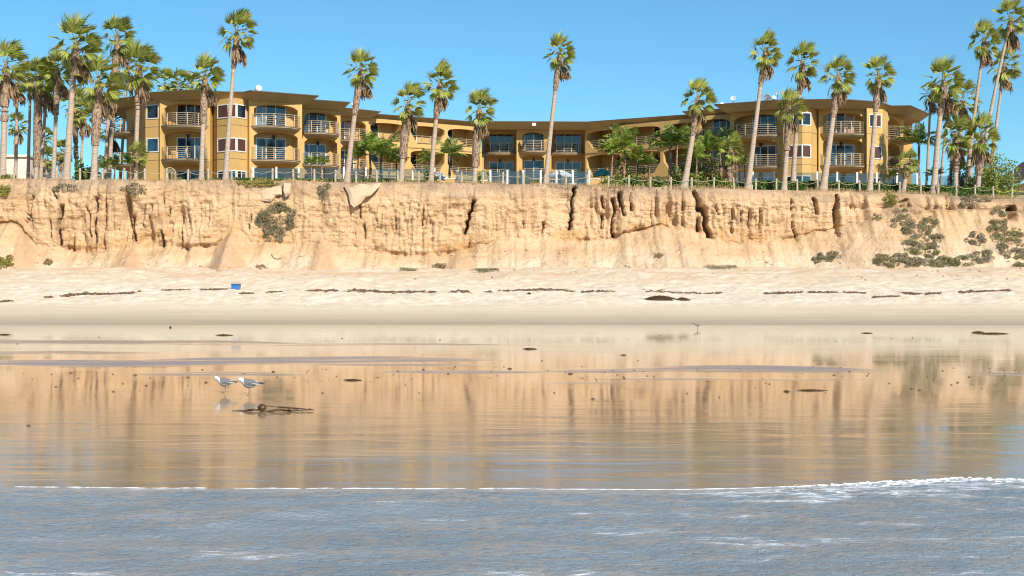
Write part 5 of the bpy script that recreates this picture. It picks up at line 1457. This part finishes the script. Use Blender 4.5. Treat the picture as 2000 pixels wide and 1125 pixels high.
# dark gabled house cut by the right edge
D = 150; hr = empty('shingled_house', (PX(2040, D), D, 9.6), 'dark roof corner of a house at the right edge', 'house')
z1 = P(0, 357, D).z; xl, xr = PX(1994, D), PX(2110, D)
mb = MB(); mb.box((PX(2004, D), D, 9.2), (xr, D + 8, z1)); mb.build('wall', MAT['cream_wall'], hr)
mb = MB(); rz = z1 + 2.6; xm = (xl + xr)/2
mb.add([(xl - .3, D - .6, z1 - .05), (xm, D - .6, rz), (xr, D - .6, z1 - .05), (xl - .3, D + 8.4, z1 - .05), (xm, D + 8.4, rz), (xr, D + 8.4, z1 - .05),
        (xl - .3, D - .6, z1 + .15), (xm, D - .6, rz + .25), (xr, D - .6, z1 + .15), (xl - .3, D + 8.4, z1 + .15), (xm, D + 8.4, rz + .25), (xr, D + 8.4, z1 + .15)],
       [(0, 1, 7, 6), (1, 2, 8, 7), (3, 9, 10, 4), (4, 10, 11, 5), (6, 7, 10, 9), (7, 8, 11, 10), (0, 3, 4, 1), (1, 4, 5, 2), (0, 6, 9, 3), (2, 5, 11, 8)]); mb.build('roof', MAT['shingle'], hr)
mb = MB(); mb.box((PX(2006, D), D - .06, 10.4), (PX(2030, D), D - .004, z1 - .4)); mb.build('window', MAT['pane_dark'], hr)
# street lamp
D = 146; X_ = PX(1978.5, D); t = empty('street_lamp', (X_, D, 9.4), 'thin grey street lamp near the right edge', 'street lamp')
zt = P(0, 324, D).z
mb = MB(); mb.tube([(X_, D, 9.3), (X_, D, zt)], [.11, .075], 8); mb.build('pole', MAT['lamp_metal'], t)
mb = MB(); mb.tube([(X_, D, zt - .05), (X_ - .12, D, zt + .12), (X_ - .35, D, zt + .18)], .04, 6); mb.build('arm', MAT['lamp_metal'], t)
mb = MB(); mb.box((X_ - .85, D - .14, zt + .10), (X_ - .33, D + .14, zt + .24)); mb.build('lamp_head', MAT['grey_metal'], t)

# ---- person in black by the umbrella
def skin_mesh(joints, edges, sub=2):
    me = bpy.data.meshes.new('sk'); me.from_pydata([j[0] for j in joints], edges, [])
    o = bpy.data.objects.new('sk', me); COL.objects.link(o)
    sk = o.modifiers.new('s', 'SKIN'); sk.use_smooth_shade = True
    for i, j in enumerate(joints):
        v = me.skin_vertices[0].data[i]; rr = j[1]; v.radius = rr if isinstance(rr, tuple) else (rr, rr); v.use_root = (i == 0)
    o.modifiers.new('d', 'SUBSURF').levels = sub
    dg = bpy.context.evaluated_depsgraph_get(); out_ = bpy.data.meshes.new_from_object(o.evaluated_get(dg))
    bpy.data.objects.remove(o)
    return out_
D = 124.3; X_ = PX(1092.5, D)
per = empty('person', (X_, D, float(ground_z(X_, D))), 'person in a black shirt standing beside the white umbrella', 'person', None, R(35))
J = [((0, 0, .95), (.14, .10)), ((0, 0, 1.15), (.13, .09)), ((0, 0, 1.38), (.15, .10)), ((0, 0, 1.50), (.06, .06)), ((0, -.01, 1.58), (.07, .085)), ((0, -.01, 1.69), (.075, .09)),
     ((.19, 0, 1.40), .055), ((.25, .02, 1.14), .043), ((.22, -.12, .93), .034), ((.21, -.16, .85), (.03, .045)), ((-.19, 0, 1.40), .055), ((-.24, -.03, 1.14), .043), ((-.16, -.22, 1.05), .034), ((-.12, -.28, 1.06), (.03, .04)),
     ((.09, 0, .90), .085), ((.10, -.02, .49), .06), ((.11, 0, .09), .042), ((.12, -.14, .04), (.04, .035)), ((-.09, 0, .90), .085), ((-.10, .01, .49), .06), ((-.11, .03, .09), .042), ((-.12, -.11, .04), (.04, .035))]
E = [(0,1),(1,2),(2,3),(3,4),(4,5),(2,6),(6,7),(7,8),(8,9),(2,10),(10,11),(11,12),(12,13),(0,14),(14,15),(15,16),(16,17),(0,18),(18,19),(19,20),(20,21)]
me = skin_mesh(J, E)
for m in ('skin', 'black_cloth', 'denim'): me.materials.append(MAT[m])
for p_ in me.polygons:
    c = p_.center
    p_.material_index = 2 if c.z < .96 and abs(c.x) < .2 and c.z > .10 else (1 if (.96 <= c.z < 1.49 and not (abs(c.x) > .14 and c.z < 1.18)) else (1 if c.z < .1 else 0))
link('body', me, per)
mb = MB(); mb.smooth = True; mb.lathe([(.095*math.cos(a), 1.66 + .115*math.sin(a)) for a in np.linspace(-.35, math.pi/2, 8)], (0, .015, 0), 12); mb.build('hair', MAT['hair']).parent = per
mb = MB(); mb.tube([(0, -.085, 1.63), (0, -.125, 1.60)], [.012, .02], 5); mb.build('nose', MAT['skin']).parent = per

# ------------------------------------------------------------------ on the bluff and the beach
def rock_slab(pts, D, dz, label, thick=.7, lean=.35):
    """Broken slab: an outline with its own thickness, leaning on the slope."""
    c = P(sum(p[0] for p in pts)/len(pts), sum(p[1] for p in pts)/len(pts), D)
    t = empty('fallen_slab', c, label, 'rock', 'broken slabs on the bluff')
    P3 = []
    for p in pts:
        q = P(p[0], p[1], D) - c; q.y = q.z*lean + rnd.uniform(-.05, .05); P3.append(q)
    n = len(P3); cc = Vector((0, -.16, 0))
    V = [tuple(q) for q in P3] + [tuple(q*.72 + Vector((0, -.14 + rnd.uniform(-.05, .05), 0))) for q in P3] + [tuple(cc)] + [tuple(q*.9 + Vector((0, thick, 0))) for q in P3]
    Fc = []
    for i in range(n):
        j = (i+1) % n
        Fc += [(i, j, n+j, n+i), (n+i, n+j, 2*n), (2*n+1+i, 2*n+1+j, j, i)]
    Fc.append(tuple(2*n+1+i for i in reversed(range(n))))
    mb = MB(); mb.add(V, Fc); o = mb.build('slab', MAT['slab_rock']); o.parent = t
    bm = bmesh.new(); bm.from_mesh(o.data); bmesh.ops.recalc_face_normals(bm, faces=bm.faces); bm.to_mesh(o.data); bm.free()
def slab_D(px_, py_):
    p, _ = cast(px_, py_); return p.y if p else 111.5
d1 = slab_D(705, 392)
rock_slab([(671, 362), (686, 366), (703, 358), (722, 361), (745, 356), (740, 365), (724, 382), (714, 386), (706, 397), (692, 406), (685, 399), (681, 380)], d1 - .45, 0, 'pale V-shaped slab hanging from the bluff lip left of centre')
d2 = slab_D(560, 372)
rock_slab([(553, 357), (568, 358), (567, 380), (558, 385), (552, 372)], d2 - .35, 0, 'upright pale slab right of the yellow plant mat', .5)
rock_slab([(505, 372), (520, 366), (548, 362), (551, 380), (538, 384), (530, 394), (512, 392)], slab_D(528, 384) - .12, 0, 'broad pale slab above the round grey scrub', .5)
p_, _ = cast(542, 500)
rock_slab([(529, 496), (546, 495), (549, 503), (543, 507), (533, 503)], p_.y - .25, 0, 'small loose slab at the foot of the left bluff', .4)
# loose stones at the foot of the bluff: far too small and many to count
SV_, SF_ = [], []
for i in range(240):
    p = rnd.uniform(-20, 2020); y = rnd.choice([rnd.uniform(484, 530), rnd.uniform(515, 548)])
    q, _ = cast(p, y)
    if q is None: continue
    s = rnd.uniform(.03, .13) * rnd.choice([1, 1, 1.4])
    bm = bmesh.new(); bmesh.ops.create_icosphere(bm, subdivisions=1, radius=1)
    b0 = len(SV_)
    SV_ += [tuple(q + Vector((v.co.x*s*rnd.uniform(.75, 1.25), v.co.y*s*rnd.uniform(.75, 1.25), v.co.z*s*.6*rnd.uniform(.75, 1.25) + s*.2))) for v in bm.verts]
    SF_ += [tuple(b0 + v.index for v in f.verts) for f in bm.faces]; bm.free()
tag(link('loose_stones', np_mesh('loose_stones', SV_, SF_, MAT['slab_rock'])), 'loose stones and clods at the foot of the bluff', None, None, 'stuff')

# blue cooler box on the sand
q, _ = cast(461, 565)
t = empty('cooler_box', q, 'blue cooler box standing alone on the dry sand', 'cooler', None, R(-8))
s = .52
mb = MB(); mb.prism([(-.26, -.17), (.26, -.17), (.26, .17), (-.26, .17)], 0, .30, [(-.28, -.19), (.28, -.19), (.28, .19), (-.28, .19)]); mb.build('body', MAT['cooler_blue']).parent = t
mb = MB(); mb.prism([(-.30, -.21), (.30, -.21), (.30, .21), (-.30, .21)], .302, .37, [(-.27, -.18), (.27, -.18), (.27, .18), (-.27, .18)]); mb.build('lid', MAT['cooler_lid']).parent = t
mb = MB(); mb.tube([(-.30, 0, .2), (-.34, 0, .36), (-.2, 0, .43), (.2, 0, .43), (.34, 0, .36), (.30, 0, .2)], .014, 5); mb.build('handle', MAT['grey_metal']).parent = t

# kelp: strand lines (uncountable), single clumps (things)
def kelp_line(path, width, n, name, label, mat='kelp_dry', size=.16):
    r = random.Random(int(path[0][0])); mb = MB()
    for i in range(n):
        u = r.random(); k = u*(len(path) - 1); j = min(int(k), len(path) - 2); f = k - j
        p = path[j][0] + (path[j+1][0] - path[j][0])*f; y = path[j][1] + (path[j+1][1] - path[j][1])*f
        w = .75*width*(.35 + .9*float(vnoise(np.array(p*.02), np.array(0.), 3)))
        if float(fbm(np.array(p*.045), np.array(path[0][1]), 2, 8)) < .37: continue
        q, _ = cast(p + r.gauss(0, 3), y + r.gauss(0, w))
        if q is None: continue
        a = r.uniform(-.6, .6) + (math.pi if r.random() < .5 else 0); L = size*r.uniform(.6, 2.4); hgt = r.uniform(.01, .07)
        d = Vector((math.cos(a), math.sin(a)*.8, 0))
        mb.tube([q - d*L*.5 + Vector((0, 0, .01)), q + Vector((r.uniform(-.05, .05), r.uniform(-.05, .05), hgt)), q + d*L*.5 + Vector((0, 0, .01))], [.012, r.uniform(.02, .045), .008], 4, False)
    tag(mb.build(name, MAT[mat]), label, None, None, 'stuff')
kelp_line([(70, 583), (120, 579), (165, 574), (210, 575), (260, 572)], 2.0, 420, 'strand_kelp', 'dark strand line of dried kelp on the left sand')
kelp_line([(260, 570), (330, 567), (400, 566), (440, 565)], .8, 150, 'strand_kelp', 'thin strand line running right from the left kelp')
kelp_line([(470, 574), (500, 573), (545, 570)], 1.0, 150, 'strand_kelp', 'short strand line right of the blue cooler')
kelp_line([(600, 568), (700, 568), (760, 571), (850, 570)], 1.6, 330, 'strand_kelp', 'strand line of dried kelp left of centre')
kelp_line([(880, 570), (960, 570), (1020, 567), (1080, 566), (1130, 570), (1210, 569)], 1.5, 330, 'strand_kelp', 'strand line of dried kelp in the middle')
kelp_line([(1260, 569), (1380, 574), (1440, 571), (1500, 574), (1560, 572), (1640, 571), (1690, 573)], 1.3, 420, 'strand_kelp', 'strand line of dried kelp right of centre')
kelp_line([(1705, 581), (1750, 579)], .7, 90, 'strand_kelp', 'short dark strand below the right line')
kelp_line([(1765, 573), (1800, 575), (1880, 571), (1960, 568), (2010, 565)], 1.2, 420, 'strand_kelp', 'long strand line of kelp at the far right')
kelp_line([(0, 590), (20, 588)], 1.6, 60, 'strand_kelp', 'bit of strand kelp at the left edge')
def kelp_heap(px_, y, w, h, label, n=160, mat='kelp_dry'):
    q, _ = cast(px_, y); s = q.y/FPX*(.8 if y > 630 else 1); r = random.Random(int(px_)); W, Hh = w*s, h*s
    t = empty('kelp_heap', q, label, 'kelp', 'kelp heaps')
    mb = MB(); mb.smooth = True
    nn = 14; V = [(0, 0, Hh*.7)]; Fc = []
    for k in range(nn):
        a = 2*math.pi*k/nn; f = r.uniform(.6, 1.2); V += [(W*.26*math.cos(a)*f, W*.10*math.sin(a)*f, Hh*r.uniform(.3, .6)), (W*.44*math.cos(a)*f, W*.18*math.sin(a)*f, -.03)]
    for k in range(nn):
        a, b = 1 + 2*k, 1 + 2*((k+1) % nn); Fc += [(0, a, b), (a, a+1, b+1, b)]
    mb.add(V, Fc); mb.build('mound', MAT[mat]).parent = t
    mb = MB()
    for i in range(n):
        a = r.uniform(0, 6.28); rr = r.random()**.5; x, yy = W*.5*rr*math.cos(a), W*.2*rr*math.sin(a); z = Hh*(1 - rr**1.6)*.9
        L = r.uniform(.12, .35)*min(1, W); b = r.uniform(-.6, .6)
        mb.tube([(x - L*.5*math.cos(b), yy - L*.4*math.sin(b), z + .01), (x, yy, z + r.uniform(.1, .6)*min(.08, Hh)), (x + L*.5*math.cos(b), yy + L*.4*math.sin(b), max(.005, z - .03))], [.006, r.uniform(.3, 1)*min(.03, Hh*.35), .004], 4, False)
    mb.build('blades', MAT['kelp']).parent = t
kelp_heap(1290, 584, 58, 6.5, 'large brown heap of kelp on the firm sand', 260)
kelp_heap(1333, 586, 26, 4.5, 'smaller kelp heap touching the large one', 120)
kelp_heap(1033, 575, 9, 4, 'tiny reddish kelp knot on the sand', 40)
kelp_heap(1910, 650, 26, 3, 'flat dark kelp at the right edge of the wet flat', 90, 'kelp')
kelp_heap(1940, 652, 60, 2.4, 'long thin dark kelp by the right wet edge', 120, 'kelp')
kelp_heap(438, 655, 38, 2, 'thin kelp strip on the wet flat above the gulls', 80, 'kelp')
kelp_heap(1035, 682, 30, 2.4, 'small dark kelp in the middle of the wet flat', 60, 'kelp')
kelp_heap(1585, 763, 62, 2.2, 'long low kelp strip on the right wet flat', 90, 'kelp')
kelp_heap(1536, 765, 14, 2.5, 'tiny kelp knot left of the long low strip', 40, 'kelp')
kelp_heap(690, 743, 38, 2.6, 'dark kelp strip right of the gulls', 80, 'kelp')
kelp_heap(333, 640, 6, 3, 'tiny dark lump at the edge of the wet flat', 30, 'kelp')
kelp_heap(56, 832, 9, 2.2, 'tiny dark lump in the shallow water at left', 30, 'kelp')
kelp_heap(1694, 651, 24, 1.6, 'faint kelp strip on the upper right wet flat', 40, 'kelp')
kelp_heap(10, 654, 30, 1.8, 'thin kelp strip at the left edge of the wet flat', 40, 'kelp')
kelp_heap(1218, 694, 16, 1.6, 'tiny kelp strip on the wet flat right of the middle', 30, 'kelp')
mb = MB(); r = random.Random(3)
for i in range(170):
    p = r.uniform(0, 2000); y = r.choice([735, 735, 742, 728, 720, 660, 760]) + r.gauss(0, 7)
    if y < 645: continue
    D = EYE*FPX/(y - HZ); x = PX(p, D); s = r.uniform(.004, .013)*r.choice([1, 1, 1.5])
    mb.tube([(x - s*r.uniform(1, 4), D, .006), (x, D + r.uniform(-.02, .02), .006 + s*.8), (x + s*r.uniform(1, 4), D, .006)], [s*.4, s, s*.3], 5)
tag(mb.build('kelp_bits', MAT['kelp']), 'scattered specks of torn kelp on the wet flat', None, None, 'stuff')

# bull kelp with its float beside the gulls
D = EYE*FPX/(803 - HZ); c = Vector((PX(512, D), D, 0))
t = empty('bull_kelp', c, 'stranded kelp with a round brown float below the gulls', 'kelp')
mb = MB(); mb.smooth = True; rr = .085
mb.lathe([(rr*math.cos(a)*(1 + .05*math.sin(7*a)), rr*.80 + rr*.86*math.sin(a)) for a in np.linspace(-math.pi/2, math.pi/2, 12)], c, 14)
mb.v = [tuple(Vector(q) + (Vector(q) - c)*.18*(float(vnoise(np.array(q[0]*40), np.array(q[2]*40 + q[1]*30), 4)) - .5)) for q in mb.v]; mb.build('float', MAT['kelp'], t)
def strand(pts, w, name='blade', mat='kelp'):
    mb = MB(); mb.smooth = True; mb.tube([c + Vector(p) for p in pts], [w*.4] + [w]*(len(pts) - 2) + [w*.2], 6); mb.build(name, MAT[mat], t)
strand([(.05, .05, .10), (.30, .12, .07), (.60, .10, .05), (.80, .05, .035), (.95, .0, .03)], .016, 'stipe')
strand([(-.08, 0, .03), (-.18, -.05, .03), (-.30, -.12, .02), (-.36, -.1, .01)], .022)
strand([(-.05, -.1, .02), (-.15, -.14, .05), (-.28, -.10, .03), (-.42, 0, .01)], .016)
strand([(.05, -.12, .01), (.20, -.16, .02), (.35, -.13, .045), (.55, -.10, .02), (.75, -.06, .035), (1.0, .0, .02)], .022)
strand([(.30, -.15, .02), (.40, -.2, .05), (.55, -.16, .05), (.62, -.1, .02)], .018)
strand([(.5, -.02, .01), (.65, -.08, .03), (.82, -.1, .02), (.92, -.02, .04), (1.02, .03, .035)], .014)
strand([(-.3, .05, .01), (-.45, .06, .015), (-.6, .02, .01)], .012)

# ---- gulls
def gull(px_, feet_y, L, label, head_up=0.0, one_leg=False, rz=0.0):
    D = EYE*FPX/(feet_y - HZ)
    t = empty('gull', (PX(px_, D), D, 0.0), label, 'gull', 'gulls on the wet flat', rz)
    k = L/.46
    # body rings along -x (head) to +x (tail): x, z centre, half width, half height
    ring = [(-.225, .300 + head_up, .004, .004), (-.215, .303 + head_up, .024, .024), (-.190, .310 + head_up, .040, .042), (-.155, .303 + head_up*.8, .046, .050), (-.125, .280 + head_up*.4, .054, .062), (-.095, .252, .068, .080), (-.05, .232, .084, .096),
            (.01, .226, .090, .096), (.07, .228, .080, .080), (.13, .232, .056, .054), (.18, .232, .036, .030), (.23, .228, .030, .016), (.275, .222, .022, .008)]
    n = 14; V, Fc = [], []
    for x, z, a, b in ring:
        for i in range(n):
            th = 2*math.pi*i/n; V.append((x*k, a*math.cos(th)*k, (z + b*math.sin(th))*k))
    for i in range(len(ring) - 1):
        for j in range(n):
            j2 = (j+1) % n; Fc.append((i*n+j, i*n+j2, (i+1)*n+j2, (i+1)*n+j))
    Fc += [tuple(range(n))[::-1], tuple((len(ring)-1)*n + j for j in range(n))]
    mb = MB(); mb.smooth = True; mb.add(V, Fc)
    hip = [(.0, .03, .17), (.0, -.03, .17)]
    o = mb.build('body', [MAT['gull_white'], MAT['gull_grey'], MAT['gull_black'], MAT['gull_pale']]); o.parent = t
    for p_ in o.data.polygons:
        c = p_.center/k
        p_.material_index = 2 if c.x > .20 else (1 if (c.z > .25 and -.08 < c.x < .14) else (0 if c.x < -.10 or .15 < c.x else 3))
    sd = o.modifiers.new('s', 'SUBSURF'); sd.levels = sd.render_levels = 1
    for s in (-1, 1):       # folded wing with dark tip crossing the tail
        W = [(-.085, .275), (-.04, .305), (.03, .305), (.10, .284), (.18, .260), (.25, .246), (.315, .232), (.25, .220), (.16, .208), (.08, .194), (0, .196), (-.06, .222)]
        mb = MB(); q = []
        for x, z in W: q.append((x*k, s*(.086 - max(0, x)*.20 - max(0, z - .25)*.7)*k, z*k))
        cx_ = (.04*k, s*.100*k, .248*k); m = len(q)
        mb.add(q + [cx_] + [(x, y - s*.012*k, z) for x, y, z in q], [(i, (i+1) % m, m) for i in range(m)] + [(m+1+i, m+1+(i+1) % m, (i+1) % m, i) for i in range(m)])
        w_ = mb.build('wing', [MAT['gull_grey'], MAT['gull_black'], MAT['gull_white']]); w_.parent = t
        for p_ in w_.data.polygons:
            c = p_.center/k; p_.material_index = 1 if c.x > .20 else (2 if .15 < c.x <= .20 and c.z < .24 else 0)
    mb = MB(); mb.tube([(-.215*k, 0, (.302 + head_up)*k), (-.250*k, 0, (.298 + head_up)*k), (-.270*k, 0, (.290 + head_up)*k)], [.011*k, .009*k, .003*k], 6); mb.build('beak', MAT['gull_beak']).parent = t
    for s in (-1, 1):
        mb = MB(); mb.tube([(-.197*k, s*.030*k, (.318 + head_up)*k), (-.197*k, s*.038*k, (.318 + head_up)*k)], .006*k, 6); mb.build('eye', MAT['gull_black']).parent = t
        if one_leg and s == 1: continue
        fx_ = .015*s if not one_leg else 0
        mb = MB(); mb.tube([(fx_*k, s*.03*k, .17*k), ((fx_ + .012)*k, s*.03*k, .09*k), ((fx_ + .0)*k, s*.03*k, .006)], [.012*k, .0065*k, .0065*k], 6); mb.build('leg', MAT['gull_leg']).parent = t
        mb = MB()
        for a in (-.45, 0, .45): mb.tube([(fx_*k, s*.03*k, .010), ((fx_ - .045*math.cos(a))*k, (s*.03 + .045*math.sin(a))*k, .006)], [.006*k, .003*k], 5)
        mb.add([((fx_ - .043*math.cos(a))*k, (s*.03 + .043*math.sin(a))*k, .0075) for a in (-.45, 0, .45)] + [(fx_*k, s*.03*k, .0095)], [(3, 0, 1), (3, 1, 2)])
        mb.build('foot', MAT['gull_leg']).parent = t
gull(438, 767, .47, 'left gull with a bright white head standing on two legs', .02, False, R(12))
gull(486, 772, .52, 'right gull with a grey back standing on one leg', .0, True, R(4))
# shorebird
D = EYE*FPX/(643 - HZ); t = empty('shorebird', (PX(1362, D), D, 0), 'small brown shorebird at the upper edge of the wet flat', 'bird')
mb = MB(); mb.smooth = True
rg = [(-.20, .30, .004, .004), (-.185, .305, .022, .022), (-.16, .30, .026, .026), (-.135, .27, .026, .03), (-.09, .235, .048, .048), (0, .215, .058, .055), (.08, .215, .042, .036), (.15, .22, .018, .014), (.19, .222, .006, .005)]
n = 10; V = [(x, a*math.cos(2*math.pi*i/n), z + b*math.sin(2*math.pi*i/n)) for x, z, a, b in rg for i in range(n)]
mb.add(V, [(i*n+j, i*n+(j+1) % n, (i+1)*n+(j+1) % n, (i+1)*n+j) for i in range(len(rg)-1) for j in range(n)]); mb.build('body', MAT['plover_brown']).parent = t
mb = MB(); mb.tube([(-.195, 0, .302), (-.33, 0, .285)], [.01, .004], 5); mb.build('beak', MAT['gull_black']).parent = t
for s in (-1, 1):
    mb = MB(); mb.tube([(.0, s*.025, .18), (.02, s*.025, .09), (0, s*.025, .003)], .008, 5); mb.build('leg', MAT['gull_leg']).parent = t
